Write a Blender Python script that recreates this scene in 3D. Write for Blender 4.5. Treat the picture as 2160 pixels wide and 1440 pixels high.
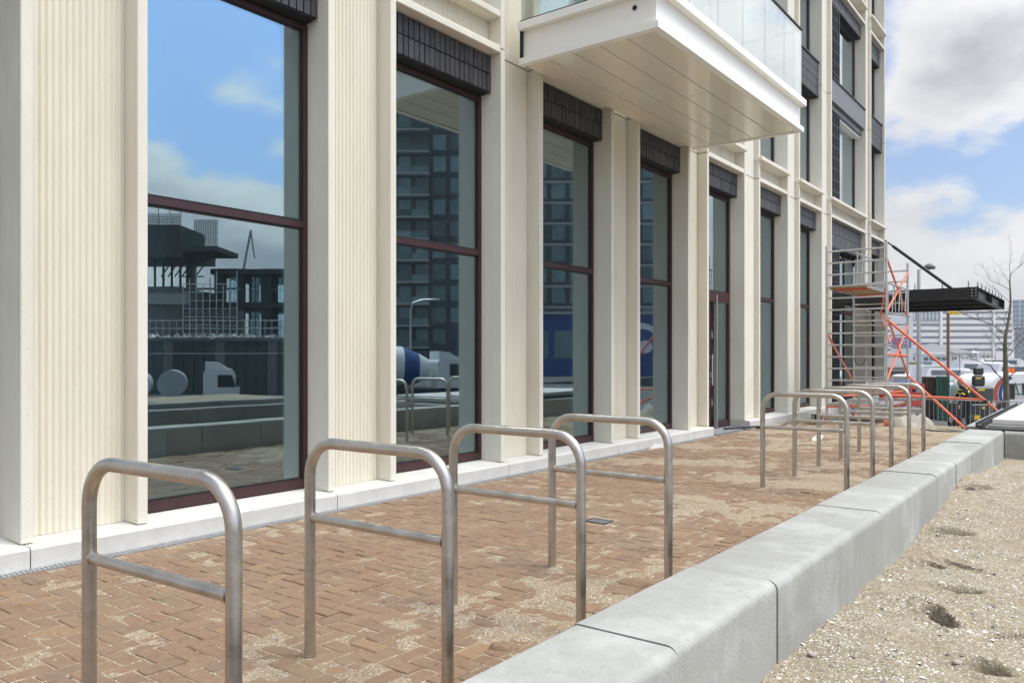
import bpy, bmesh, math, random
from mathutils import Vector, Matrix, noise
R = math.radians
random.seed(7)
for o in list(bpy.data.objects): bpy.data.objects.remove(o)
scene = bpy.context.scene
col = scene.collection

# ------------------------------------------------------------------ camera
EYE, FPX, CXP, HYP = 1.4, 1680.0, 1080.0, 752.0
YAW = math.atan((2350.0 - CXP) / FPX)
SN, CS = math.sin(YAW), math.cos(YAW)
cam = bpy.data.cameras.new('camera'); camo = bpy.data.objects.new('camera', cam); col.objects.link(camo)
cam.sensor_width = 36.0; cam.lens = 36.0 * FPX / 2160.0
cam.shift_y = (HYP - 720.0) / 2160.0
cam.clip_start = 0.05; cam.clip_end = 5000
camo.location = (0, 0, EYE); camo.rotation_euler = (R(90), 0, YAW)
scene.camera = camo

def at(u, v, d):
    """point of the photograph (2160 px wide) at forward distance d (m)"""
    l = (u - CXP) / FPX * d
    return Vector((-d * SN + l * CS, d * CS + l * SN, EYE + (HYP - v) / FPX * d))

# ------------------------------------------------------------------ world
SUN_EL, SUN_AZ = 65.0, 76.0          # azimuth clockwise from +Y
w = bpy.data.worlds.new('World'); scene.world = w; w.use_nodes = True
nt = w.node_tree; N = nt.nodes; L = nt.links; N.clear()
out = N.new('ShaderNodeOutputWorld'); bg = N.new('ShaderNodeBackground'); L.new(bg.outputs[0], out.inputs[0])
sky = N.new('ShaderNodeTexSky'); sky.sky_type = 'NISHITA'; sky.sun_disc = False
sky.sun_elevation = R(SUN_EL); sky.sun_rotation = R(SUN_AZ); sky.dust_density = 0.8; sky.air_density = 1.0; sky.ozone_density = 2.0
tc = N.new('ShaderNodeTexCoord'); sep = N.new('ShaderNodeSeparateXYZ'); L.new(tc.outputs['Generated'], sep.inputs[0])
def wm(op, a, b=None, clamp=False):
    n = N.new('ShaderNodeMath'); n.operation = op; n.use_clamp = clamp
    for i, q in enumerate((a, b)):
        if q is None: continue
        if isinstance(q, (int, float)): n.inputs[i].default_value = q
        else: L.new(q, n.inputs[i])
    return n.outputs[0]
zz = wm('ADD', wm('MAXIMUM', sep.outputs[2], 0.0), 0.34)
cmb = N.new('ShaderNodeCombineXYZ'); L.new(wm('DIVIDE', sep.outputs[0], zz), cmb.inputs[0]); L.new(wm('DIVIDE', sep.outputs[1], zz), cmb.inputs[1])
mp = N.new('ShaderNodeMapping'); L.new(cmb.outputs[0], mp.inputs[0]); mp.inputs['Location'].default_value = (18.33, -14.39, 0.0)
def wnoise(scale, det, rough, lac=2.0, dist=0.0):
    n = N.new('ShaderNodeTexNoise'); n.inputs['Scale'].default_value = scale; n.inputs['Detail'].default_value = det
    n.inputs['Roughness'].default_value = rough; n.inputs['Lacunarity'].default_value = lac; n.inputs['Distortion'].default_value = dist
    L.new(mp.outputs[0], n.inputs['Vector']); return n.outputs['Fac']
def wramp(v, a, b):
    n = N.new('ShaderNodeMapRange'); n.interpolation_type = 'SMOOTHSTEP'; L.new(v, n.inputs[0])
    n.inputs[1].default_value = a; n.inputs[2].default_value = b; return n.outputs[0]
nmain = wnoise(0.85, 10, 0.52, 2.1, 0.12)
boost = wm('MULTIPLY', wm('MAXIMUM', wm('SUBTRACT', 0.205, sep.outputs[2]), 0.0), 2.4)
nsum = wm('ADD', nmain, boost)
cov = wramp(nsum, 0.45, 0.505)
thick = wramp(nmain, 0.48, 0.63)
bil = wramp(wnoise(3.0, 8, 0.58), 0.30, 0.72)
shade = wm('ADD', wm('MULTIPLY', thick, 0.75), wm('MULTIPLY', wm('SUBTRACT', 1.0, bil), 0.35), True)
ccol = N.new('ShaderNodeMix'); ccol.data_type = 'RGBA'; L.new(shade, ccol.inputs[0])
ccol.inputs[6].default_value = (6.4, 6.35, 6.3, 1); ccol.inputs[7].default_value = (2.7, 2.8, 3.15, 1)
skyb = N.new('ShaderNodeMix'); skyb.data_type = 'RGBA'; skyb.blend_type = 'MULTIPLY'; skyb.inputs[0].default_value = 1
L.new(sky.outputs[0], skyb.inputs[6]); skyb.inputs[7].default_value = (.80, .90, 1.04, 1)
skyw = N.new('ShaderNodeMix'); skyw.data_type = 'RGBA'; skyw.inputs[0].default_value = 0.17; L.new(skyb.outputs[2], skyw.inputs[6]); skyw.inputs[7].default_value = (5.6, 6.0, 6.6, 1)
fin = N.new('ShaderNodeMix'); fin.data_type = 'RGBA'; L.new(cov, fin.inputs[0]); L.new(skyw.outputs[2], fin.inputs[6]); L.new(ccol.outputs[2], fin.inputs[7])
vd = N.new('ShaderNodeVectorMath'); vd.operation = 'DOT_PRODUCT'; L.new(tc.outputs['Generated'], vd.inputs[0])
vd.inputs[1].default_value = (math.sin(R(SUN_AZ)) * math.cos(R(SUN_EL)), math.cos(R(SUN_AZ)) * math.cos(R(SUN_EL)), math.sin(R(SUN_EL)))
glow = wm('ADD', wm('MULTIPLY', wm('POWER', wm('MAXIMUM', vd.outputs['Value'], 0.0), 2.0), 2.3), 0.88)
vs = N.new('ShaderNodeVectorMath'); vs.operation = 'SCALE'; L.new(fin.outputs[2], vs.inputs[0]); L.new(glow, vs.inputs['Scale'])
L.new(vs.outputs[0], bg.inputs[0]); bg.inputs[1].default_value = 0.1

sl = bpy.data.lights.new('sun', 'SUN'); slo = bpy.data.objects.new('sun', sl); col.objects.link(slo)
sl.energy = 2.3; sl.angle = R(24); sl.color = (1.0, 0.965, 0.90)
sd = Vector((math.sin(R(SUN_AZ)) * math.cos(R(SUN_EL)), math.cos(R(SUN_AZ)) * math.cos(R(SUN_EL)), math.sin(R(SUN_EL))))
slo.rotation_euler = sd.to_track_quat('Z', 'Y').to_euler(); slo.location = (5, 5, 30)
scene.view_settings.view_transform = 'Standard'; scene.view_settings.look = 'None'
scene.view_settings.exposure = 0.58; scene.view_settings.gamma = 1.0
scene.render.engine = 'CYCLES'
scene.cycles.max_bounces = 8; scene.cycles.transparent_max_bounces = 12; scene.cycles.glossy_bounces = 4

# ------------------------------------------------------------------ materials
def mat(name, c1, c2=None, scale=6.0, rough=0.7, metal=0.0, bump=0.0, bscale=60.0, spec=0.5, detail=6, stretch=None, c3=None, s3=1.5, t3=(0.5, 0.7), bdist=0.02, rvar=0.0, pit=None, rnd=None, streak=0):
    m = bpy.data.materials.new(name); m.use_nodes = True; t = m.node_tree; n = t.nodes; l = t.links
    b = n['Principled BSDF']; b.inputs['Roughness'].default_value = rough; b.inputs['Metallic'].default_value = metal
    b.inputs['Specular IOR Level'].default_value = spec
    tcn = n.new('ShaderNodeTexCoord'); mpn = n.new('ShaderNodeMapping'); geo = n.new('ShaderNodeNewGeometry')
    l.new(geo.outputs['Position'], mpn.inputs[0])
    if stretch: mpn.inputs['Scale'].default_value = stretch
    def nz(s, d=detail, r=0.6):
        q = n.new('ShaderNodeTexNoise'); q.inputs['Scale'].default_value = s; q.inputs['Detail'].default_value = d; q.inputs['Roughness'].default_value = r
        l.new(mpn.outputs[0], q.inputs['Vector']); return q
    cur = None
    if c2 is not None:
        q = nz(scale); mr = n.new('ShaderNodeMapRange'); l.new(q.outputs['Fac'], mr.inputs[0]); mr.inputs[1].default_value = .3; mr.inputs[2].default_value = .7
        mx = n.new('ShaderNodeMix'); mx.data_type = 'RGBA'; l.new(mr.outputs[0], mx.inputs[0])
        mx.inputs[6].default_value = (*c1, 1); mx.inputs[7].default_value = (*c2, 1); cur = mx.outputs[2]
    else:
        rg = n.new('ShaderNodeRGB'); rg.outputs[0].default_value = (*c1, 1); cur = rg.outputs[0]
    if c3 is not None:
        q = nz(s3, 8, .65); mr = n.new('ShaderNodeMapRange'); l.new(q.outputs['Fac'], mr.inputs[0]); mr.inputs[1].default_value = t3[0]; mr.inputs[2].default_value = t3[1]
        mx = n.new('ShaderNodeMix'); mx.data_type = 'RGBA'; l.new(mr.outputs[0], mx.inputs[0]); l.new(cur, mx.inputs[6]); mx.inputs[7].default_value = (*c3, 1); cur = mx.outputs[2]
    if pit:
        q = n.new('ShaderNodeTexVoronoi'); q.inputs['Scale'].default_value = pit[0]; l.new(geo.outputs['Position'], q.inputs['Vector'])
        mr = n.new('ShaderNodeMapRange'); l.new(q.outputs['Distance'], mr.inputs[0]); mr.inputs[1].default_value = pit[1]; mr.inputs[2].default_value = pit[1] * 1.8; mr.inputs[3].default_value = pit[2]; mr.inputs[4].default_value = 1
        mx = n.new('ShaderNodeMix'); mx.data_type = 'RGBA'; mx.blend_type = 'MULTIPLY'; mx.inputs[0].default_value = 1; l.new(cur, mx.inputs[6]); l.new(mr.outputs[0], mx.inputs[7]); cur = mx.outputs[2]
    if streak:   # faint vertical runs left by rain
        m3 = n.new('ShaderNodeMapping'); l.new(geo.outputs['Position'], m3.inputs[0]); m3.inputs['Scale'].default_value = (9, 9, .35)
        q = n.new('ShaderNodeTexNoise'); q.inputs['Scale'].default_value = 1.6; q.inputs['Detail'].default_value = 7; q.inputs['Roughness'].default_value = .68; l.new(m3.outputs[0], q.inputs['Vector'])
        mr = n.new('ShaderNodeMapRange'); l.new(q.outputs['Fac'], mr.inputs[0]); mr.inputs[1].default_value = .36; mr.inputs[2].default_value = .56; mr.inputs[3].default_value = 1 - streak; mr.inputs[4].default_value = 1
        mx = n.new('ShaderNodeMix'); mx.data_type = 'RGBA'; mx.blend_type = 'MULTIPLY'; mx.inputs[0].default_value = 1; l.new(cur, mx.inputs[6]); l.new(mr.outputs[0], mx.inputs[7]); cur = mx.outputs[2]
    if rnd:      # brightness differs from piece to piece
        src = geo.outputs['Random Per Island']
        if rnd[0] == 'object':
            oi = n.new('ShaderNodeObjectInfo'); src = oi.outputs['Random']
        mr = n.new('ShaderNodeMapRange'); l.new(src, mr.inputs[0]); mr.inputs[3].default_value = rnd[1]; mr.inputs[4].default_value = rnd[2]
        mx = n.new('ShaderNodeMix'); mx.data_type = 'RGBA'; mx.blend_type = 'MULTIPLY'; mx.inputs[0].default_value = 1; l.new(cur, mx.inputs[6]); l.new(mr.outputs[0], mx.inputs[7]); cur = mx.outputs[2]
    l.new(cur, b.inputs['Base Color'])
    if rvar:
        q = nz(scale * 2); mr = n.new('ShaderNodeMapRange'); l.new(q.outputs['Fac'], mr.inputs[0]); mr.inputs[1].default_value = .3; mr.inputs[2].default_value = .7
        mr.inputs[3].default_value = max(0, rough - rvar); mr.inputs[4].default_value = rough + rvar; l.new(mr.outputs[0], b.inputs['Roughness'])
    if bump:
        q = nz(bscale, 4); bp = n.new('ShaderNodeBump'); bp.inputs['Strength'].default_value = bump; bp.inputs['Distance'].default_value = bdist
        l.new(q.outputs['Fac'], bp.inputs['Height']); l.new(bp.outputs[0], b.inputs['Normal'])
    return m

M = {}
M['cream'] = mat('cream_concrete', (.68, .648, .555), (.745, .712, .615), 3.0, .75, bump=.2, bscale=90, stretch=(1, 1, .35), pit=(23, .06, .6), c3=(.61, .575, .475), s3=1.1, t3=(.52, .78), bdist=.01, streak=.025)
M['ribbed'] = mat('ribbed_concrete', (.69, .652, .535), (.75, .712, .595), 3.0, .78, bump=.2, bscale=110, stretch=(1, 1, .3), bdist=.01, streak=.04)
M['plinth'] = mat('plinth_concrete', (.50, .49, .45), (.60, .59, .55), 5.0, .75, bump=.2, bscale=60, c3=(.50, .47, .40), s3=3.0, t3=(.6, .78), pit=(22, .04, .7), bdist=.01)
M['kerb'] = mat('kerb_concrete', (.31, .31, .282), (.365, .365, .337), 2.0, .85, bump=.3, bscale=70, c3=(.50, .505, .485), s3=1.5, t3=(.50, .75), pit=(24, .065, .5), bdist=.01, rnd=('object', .9, 1.06), streak=.05)
M['slab'] = mat('pale_slab', (.55, .54, .50), (.66, .65, .61), 4, .85, bump=.3, bscale=60, c3=(.45, .44, .40), s3=2, t3=(.6, .8), bdist=.01)
M['slab_dark'] = mat('dark_slab', (.24, .24, .24), (.3, .3, .3), 4, .85, bump=.3, bscale=60, bdist=.01)
M['dark'] = mat('dark_void', (.012, .012, .013), rough=.9)
M['frame'] = mat('maroon_frame', (.040, .015, .015), (.050, .019, .019), 8, .4, rvar=.05)
M['frame_grey'] = mat('anthracite_frame', (.045, .047, .052), (.055, .057, .062), 8, .45)
M['brick_dark'] = mat('dark_glazed_brick', (.036, .036, .039), (.056, .055, .059), 14, .5, bump=.2, bscale=80, rnd=('object', .75, 1.25), bdist=.008)
M['brick_dark_j'] = mat('dark_brick_band', (.06, .061, .066), (.085, .086, .092), 14, .5, bump=.2, bscale=80, rnd=('island', .8, 1.2), bdist=.008)
M['pale_grey'] = mat('pale_grey_strip', (.33, .33, .32), rough=.5)
M['panel_grey'] = mat('grey_panel', (.17, .175, .185), (.19, .195, .205), 3, .5)
M['white'] = mat('cream_white_coating', (.88, .865, .80), (.90, .885, .82), 2, .45)
M['soffit'] = mat('soffit_panel', (.80, .74, .60), (.84, .78, .64), 1.2, .12, spec=.6)
M['black'] = mat('black_steel', (.010, .011, .012), (.016, .017, .018), 12, .42, spec=.4)
M['blackseal'] = mat('black_seal', (.01, .01, .01), rough=.6)
M['alu'] = mat('aluminium_tube', (.50, .50, .49), (.62, .62, .61), 25, .38, metal=.85, rvar=.1)
M['galv'] = mat('galvanised', (.50, .51, .51), (.62, .63, .63), 20, .45, metal=.8, rvar=.1)
M['orange'] = mat('orange_paint', (.66, .14, .06), (.74, .18, .085), 14, .45, c3=(.62, .16, .10), s3=6, t3=(.6, .8))
M['red'] = mat('red_plastic', (.68, .10, .085), (.74, .13, .11), 9, .45)
M['tarp'] = mat('beige_tarp', (.36, .33, .27), (.44, .40, .34), 8, .8, bump=.2, bscale=20)
M['cable'] = mat('black_hose', (.02, .02, .02), (.035, .035, .035), 20, .55)
M['bark'] = mat('bark', (.13, .115, .075), (.20, .18, .11), 9, .9, bump=.5, bscale=30, c3=(.09, .10, .05), s3=3)
M['twig'] = mat('twig', (.10, .075, .06), (.15, .12, .10), 9, .9)
M['brown_steel'] = mat('rusty_pile', (.22, .10, .05), (.28, .14, .07), 6, .8)
M['yellow'] = mat('yellow_paint', (.75, .50, .03), (.8, .55, .05), 10, .5)
M['green'] = mat('green_container_paint', (.02, .10, .07), (.03, .13, .09), 6, .55, c3=(.05, .09, .07), s3=4)
M['rustbrown'] = mat('rusty_container', (.06, .05, .04), (.13, .085, .06), 4, .8)
M['white_van'] = mat('white_vehicle_paint', (.78, .79, .78), rough=.3)
M['blue'] = mat('blue_paint', (.02, .06, .25), rough=.4)
M['stripe_red'] = mat('russet_stripe', (.42, .10, .05), rough=.4)
M['beacon'] = mat('orange_beacon', (.9, .18, .03), rough=.25)
M['rubber'] = mat('rubber', (.02, .02, .02), rough=.8)
M['machine'] = mat('dark_machine', (.025, .027, .03), (.04, .042, .045), 10, .5)
M['machine_grey'] = mat('dark_grey_machine_hood', (.06, .07, .07), (.075, .085, .085), 10, .5)
M['office'] = mat('office_cladding', (.76, .75, .72), (.82, .81, .78), .25, .7)
M['office_glass'] = mat('office_glazing', (.10, .13, .16), (.16, .19, .22), .3, .2)
M['glass_tower'] = mat('blue_glass_tower', (.22, .32, .38), (.34, .44, .50), .12, .2)
M['tower_grey'] = mat('grey_blue_facade', (.17, .21, .25), (.21, .25, .29), .2, .5)
M['arch_white'] = mat('white_window_surround', (.70, .72, .72), rough=.6)
M['bgwhite'] = mat('white_shed', (.86, .87, .87), (.80, .81, .81), .3, .6)
M['purple'] = mat('purple_banner', (.22, .17, .42), rough=.6)
M['teal'] = mat('teal_shed', (.16, .26, .29), (.24, .34, .36), .4, .6)
M['bgbrown'] = mat('brown_hut', (.30, .22, .10), (.36, .27, .13), .5, .8)
M['silo'] = mat('silo_metal', (.42, .43, .44), (.5, .51, .52), .6, .5, metal=.3)
M['scrap'] = mat('scrap_heap', (.20, .20, .21), (.48, .47, .46), .35, .9, rnd=('island', .6, 1.5))
M['hazetree'] = mat('bare_thicket', (.20, .17, .16), (.28, .25, .23), .6, .95)
M['hull_blue'] = mat('navy_hull', (.03, .045, .12), rough=.35)
M['hull_green'] = mat('green_hull', (.02, .20, .13), rough=.35)
M['rag'] = mat('white_rag', (.55, .54, .51), rough=.9, bump=.2, bscale=40)
M['stone'] = mat('threshold_stone', (.20, .21, .22), (.25, .26, .27), 12, .6, bump=.1)
M['interior'] = mat('interior_wall', (.40, .45, .46), (.46, .51, .52), 1, .9)
M['interior_floor'] = mat('interior_screed', (.16, .17, .16), (.20, .21, .20), 2, .7)
M['interior_col'] = mat('interior_plaster', (.55, .54, .50), rough=.9)
M['pane_backing'] = mat('reflection_backing', (.42, .46, .50), (.47, .51, .55), 1.0, .9)  # sky and reveal reflections put into the colour as pale blue-grey
M['site_concrete'] = mat('site_concrete', (.15, .15, .14), (.24, .235, .22), .8, .85)
M['site_dark'] = mat('dark_site_cladding', (.06, .065, .06), (.09, .095, .09), .8, .8)  # one even dark tone for site structures
M['netting'] = mat('green_netting', (.06, .11, .09), (.10, .16, .13), 3, .9)
M['tower_dark'] = mat('dark_tower_brick', (.060, .062, .062), (.085, .087, .087), .5, .8)
M['tower_pale'] = mat('pale_balcony_slab', (.42, .42, .40), rough=.8)
M['tower_glass'] = mat('tower_glazing', (.10, .16, .17), (.20, .29, .30), .3, .15, rnd=('object', .45, 1.6))
M['site_ground'] = mat('site_mud', (.10, .09, .075), (.15, .135, .11), 1.2, .95)
M['asphalt'] = mat('asphalt', (.075, .075, .075), (.10, .10, .10), 2, .9)

# glass ---------------------------------------------------------------
def glass(name, tint, gl, lo, hi, rough=0.0):
    m = bpy.data.materials.new(name); m.use_nodes = True; t = m.node_tree; n = t.nodes; l = t.links; n.clear()
    o = n.new('ShaderNodeOutputMaterial'); mx = n.new('ShaderNodeMixShader'); l.new(mx.outputs[0], o.inputs[0])
    tr = n.new('ShaderNodeBsdfTransparent'); tr.inputs[0].default_value = (*tint, 1)
    g = n.new('ShaderNodeBsdfGlossy'); g.inputs[0].default_value = (*gl, 1); g.inputs[1].default_value = rough
    fr = n.new('ShaderNodeFresnel'); fr.inputs['IOR'].default_value = 1.5
    mr = n.new('ShaderNodeMapRange'); l.new(fr.outputs[0], mr.inputs[0]); mr.inputs[1].default_value = .04; mr.inputs[2].default_value = .7; mr.inputs[3].default_value = lo; mr.inputs[4].default_value = hi
    ge = n.new('ShaderNodeNewGeometry'); wv = n.new('ShaderNodeTexNoise'); wv.inputs['Scale'].default_value = 1.3; wv.inputs['Detail'].default_value = 2; l.new(ge.outputs['Position'], wv.inputs['Vector'])
    bp = n.new('ShaderNodeBump'); bp.inputs['Strength'].default_value = .2; bp.inputs['Distance'].default_value = .0012; l.new(wv.outputs['Fac'], bp.inputs['Height']); l.new(bp.outputs[0], g.inputs['Normal'])
    l.new(mr.outputs[0], mx.inputs[0]); l.new(tr.outputs[0], mx.inputs[1]); l.new(g.outputs[0], mx.inputs[2])
    return m
M['glass'] = glass('coated_window_glass', (.58, .73, .76), (.80, .95, 1.0), .34, .85)
M['glass_up'] = glass('upper_window_glass', (.70, .76, .78), (.84, .94, 1.0), .55, .88)
M['rail_glass'] = glass('balustrade_glass', (.86, .94, .93), (.97, 1.0, 1.0), .45, .9)
M['door_glass'] = glass('door_glass', (.2, .22, .22), (.6, .65, .68), .05, .4)

# brushed stainless tube: fine lengthways streaks
def steel():
    m = bpy.data.materials.new('brushed_stainless'); m.use_nodes = True; t = m.node_tree; n = t.nodes; l = t.links; b = n['Principled BSDF']
    b.inputs['Metallic'].default_value = 1.0
    tcn = n.new('ShaderNodeTexCoord'); q = n.new('ShaderNodeTexNoise'); q.inputs['Scale'].default_value = 9; q.inputs['Detail'].default_value = 8; q.inputs['Roughness'].default_value = .7
    l.new(tcn.outputs['Object'], q.inputs['Vector'])
    cr = n.new('ShaderNodeValToRGB'); l.new(q.outputs['Fac'], cr.inputs[0])
    cr.color_ramp.elements[0].position = .3; cr.color_ramp.elements[0].color = (.43, .40, .36, 1); cr.color_ramp.elements[1].position = .72; cr.color_ramp.elements[1].color = (.66, .625, .57, 1)
    l.new(cr.outputs[0], b.inputs['Base Color'])
    mr = n.new('ShaderNodeMapRange'); l.new(q.outputs['Fac'], mr.inputs[0]); mr.inputs[1].default_value = .3; mr.inputs[2].default_value = .7; mr.inputs[3].default_value = .30; mr.inputs[4].default_value = .46
    l.new(mr.outputs[0], b.inputs['Roughness'])
    q2 = n.new('ShaderNodeTexNoise'); q2.inputs['Scale'].default_value = 220; l.new(tcn.outputs['Object'], q2.inputs['Vector'])
    bp = n.new('ShaderNodeBump'); bp.inputs['Strength'].default_value = .06; bp.inputs['Distance'].default_value = .003; l.new(q2.outputs['Fac'], bp.inputs['Height']); l.new(bp.outputs[0], b.inputs['Normal'])
    return m
M['steel'] = steel()

# clay pavers: colour per brick, thin film of dust
def paver(name, per_object):
    m = bpy.data.materials.new(name); m.use_nodes = True; t = m.node_tree; n = t.nodes; l = t.links; b = n['Principled BSDF']; b.inputs['Roughness'].default_value = .85
    geo = n.new('ShaderNodeNewGeometry')
    if per_object:
        src = n.new('ShaderNodeObjectInfo').outputs['Random']
    else: src = geo.outputs['Random Per Island']
    cr = n.new('ShaderNodeValToRGB'); l.new(src, cr.inputs[0]); e = cr.color_ramp; e.interpolation = 'LINEAR'
    pal = [(0, (.200, .113, .066)), (.2, (.218, .126, .073)), (.38, (.182, .106, .066)), (.52, (.226, .132, .077)), (.66, (.205, .118, .069)), (.78, (.172, .106, .069)), (.88, (.218, .124, .071)), (.96, (.262, .155, .075)), (1, (.205, .13, .076))]
    e.elements[0].position = 0; e.elements[0].color = (*pal[0][1], 1); e.elements[1].position = 1; e.elements[1].color = (*pal[-1][1], 1)
    for p, c in pal[1:-1]:
        x = e.elements.new(p); x.color = (*c, 1)
    def nz(s, d=6, r=.6):
        q = n.new('ShaderNodeTexNoise'); q.inputs['Scale'].default_value = s; q.inputs['Detail'].default_value = d; q.inputs['Roughness'].default_value = r
        l.new(geo.outputs['Position'], q.inputs['Vector']); return q.outputs['Fac']
    def mr(v, a, b2, lo=0, hi=1):
        q = n.new('ShaderNodeMapRange'); l.new(v, q.inputs[0]); q.inputs[1].default_value = a; q.inputs[2].default_value = b2; q.inputs[3].default_value = lo; q.inputs[4].default_value = hi; return q.outputs[0]
    def mix(f, a, c, bt='MIX'):
        q = n.new('ShaderNodeMix'); q.data_type = 'RGBA'; q.blend_type = bt
        if isinstance(f, float): q.inputs[0].default_value = f
        else: l.new(f, q.inputs[0])
        l.new(a, q.inputs[6])
        if isinstance(c, tuple): q.inputs[7].default_value = (*c, 1)
        else: l.new(c, q.inputs[7])
        return q.outputs[2]
    c = cr.outputs[0]
    c = mix(1.0, c, mr(nz(45), .3, .7, .78, 1.06), 'MULTIPLY')
    c = mix(mr(nz(14, 8, .75), .42, .70, 0, .5), c, (.275, .218, .148))
    c = mix(mr(nz(1.5, 8, .7), .36, .66, 0, .45), c, (.255, .19, .126))
    l.new(c, b.inputs['Base Color'])
    bp = n.new('ShaderNodeBump'); bp.inputs['Strength'].default_value = .35; bp.inputs['Distance'].default_value = .006; l.new(nz(130, 4), bp.inputs['Height']); l.new(bp.outputs[0], b.inputs['Normal'])
    return m
M['paver'] = paver('clay_paver', True); M['paver_j'] = paver('clay_paver_field', False)

# sand: coarse grains, light and dark specks
def sandmat(name, a, b_, spk):
    m = bpy.data.materials.new(name); m.use_nodes = True; t = m.node_tree; n = t.nodes; l = t.links; b = n['Principled BSDF']; b.inputs['Roughness'].default_value = .95; b.inputs['Specular IOR Level'].default_value = .2
    geo = n.new('ShaderNodeNewGeometry')
    def nz(s, d=5, r=.6):
        q = n.new('ShaderNodeTexNoise'); q.inputs['Scale'].default_value = s; q.inputs['Detail'].default_value = d; q.inputs['Roughness'].default_value = r
        l.new(geo.outputs['Position'], q.inputs['Vector']); return q.outputs['Fac']
    mx = n.new('ShaderNodeMix'); mx.data_type = 'RGBA'; q = n.new('ShaderNodeMapRange'); l.new(nz(2.2, 8, .65), q.inputs[0]); q.inputs[1].default_value = .35; q.inputs[2].default_value = .65
    l.new(q.outputs[0], mx.inputs[0]); mx.inputs[6].default_value = (*a, 1); mx.inputs[7].default_value = (*b_, 1)
    v = n.new('ShaderNodeTexVoronoi'); v.inputs['Scale'].default_value = 150; l.new(geo.outputs['Position'], v.inputs['Vector'])
    sp = n.new('ShaderNodeSeparateColor'); l.new(v.outputs['Color'], sp.inputs[0])
    q = n.new('ShaderNodeMapRange'); l.new(sp.outputs[0], q.inputs[0]); q.inputs[3].default_value = 1 - spk; q.inputs[4].default_value = 1 + spk
    m2 = n.new('ShaderNodeMix'); m2.data_type = 'RGBA'; m2.blend_type = 'MULTIPLY'; m2.inputs[0].default_value = 1; l.new(mx.outputs[2], m2.inputs[6]); l.new(q.outputs[0], m2.inputs[7])
    q = n.new('ShaderNodeMapRange'); l.new(sp.outputs[1], q.inputs[0]); q.inputs[1].default_value = .90; q.inputs[2].default_value = .96
    m3 = n.new('ShaderNodeMix'); m3.data_type = 'RGBA'; l.new(q.outputs[0], m3.inputs[0]); l.new(m2.outputs[2], m3.inputs[6]); m3.inputs[7].default_value = (.62, .58, .52, 1)
    q = n.new('ShaderNodeMapRange'); l.new(sp.outputs[2], q.inputs[0]); q.inputs[1].default_value = .92; q.inputs[2].default_value = .97
    m4 = n.new('ShaderNodeMix'); m4.data_type = 'RGBA'; l.new(q.outputs[0], m4.inputs[0]); l.new(m3.outputs[2], m4.inputs[6]); m4.inputs[7].default_value = (.14, .12, .10, 1)
    l.new(m4.outputs[2], b.inputs['Base Color'])
    bp = n.new('ShaderNodeBump'); bp.inputs['Strength'].default_value = .7; bp.inputs['Distance'].default_value = .008; l.new(nz(170, 4, .7), bp.inputs['Height']); l.new(bp.outputs[0], b.inputs['Normal'])
    return m
M['sand'] = sandmat('shelly_sand', (.265, .222, .15), (.325, .278, .198), .28)
M['sand_fine'] = sandmat('drifted_sand', (.285, .225, .15), (.335, .27, .185), .34)
M['shell'] = mat('shell_fragments', (.74, .70, .63), (.80, .78, .73), 30, .6, rnd=('island', .55, 1.1))
M['pebble'] = mat('pebbles', (.20, .18, .16), (.30, .27, .24), 30, .8, rnd=('island', .4, 1.5))

def watermat():
    m = mat('harbour_water', (.05, .065, .065), rough=.08)
    t = m.node_tree; n = t.nodes; b = n['Principled BSDF']; q = n.new('ShaderNodeTexNoise'); q.inputs['Scale'].default_value = .8; q.inputs['Detail'].default_value = 5
    g = n.new('ShaderNodeNewGeometry'); t.links.new(g.outputs['Position'], q.inputs['Vector'])
    bp = n.new('ShaderNodeBump'); bp.inputs['Strength'].default_value = .3; bp.inputs['Distance'].default_value = .1; t.links.new(q.outputs['Fac'], bp.inputs['Height']); t.links.new(bp.outputs[0], b.inputs['Normal'])
    return m
M['water'] = watermat()

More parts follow.
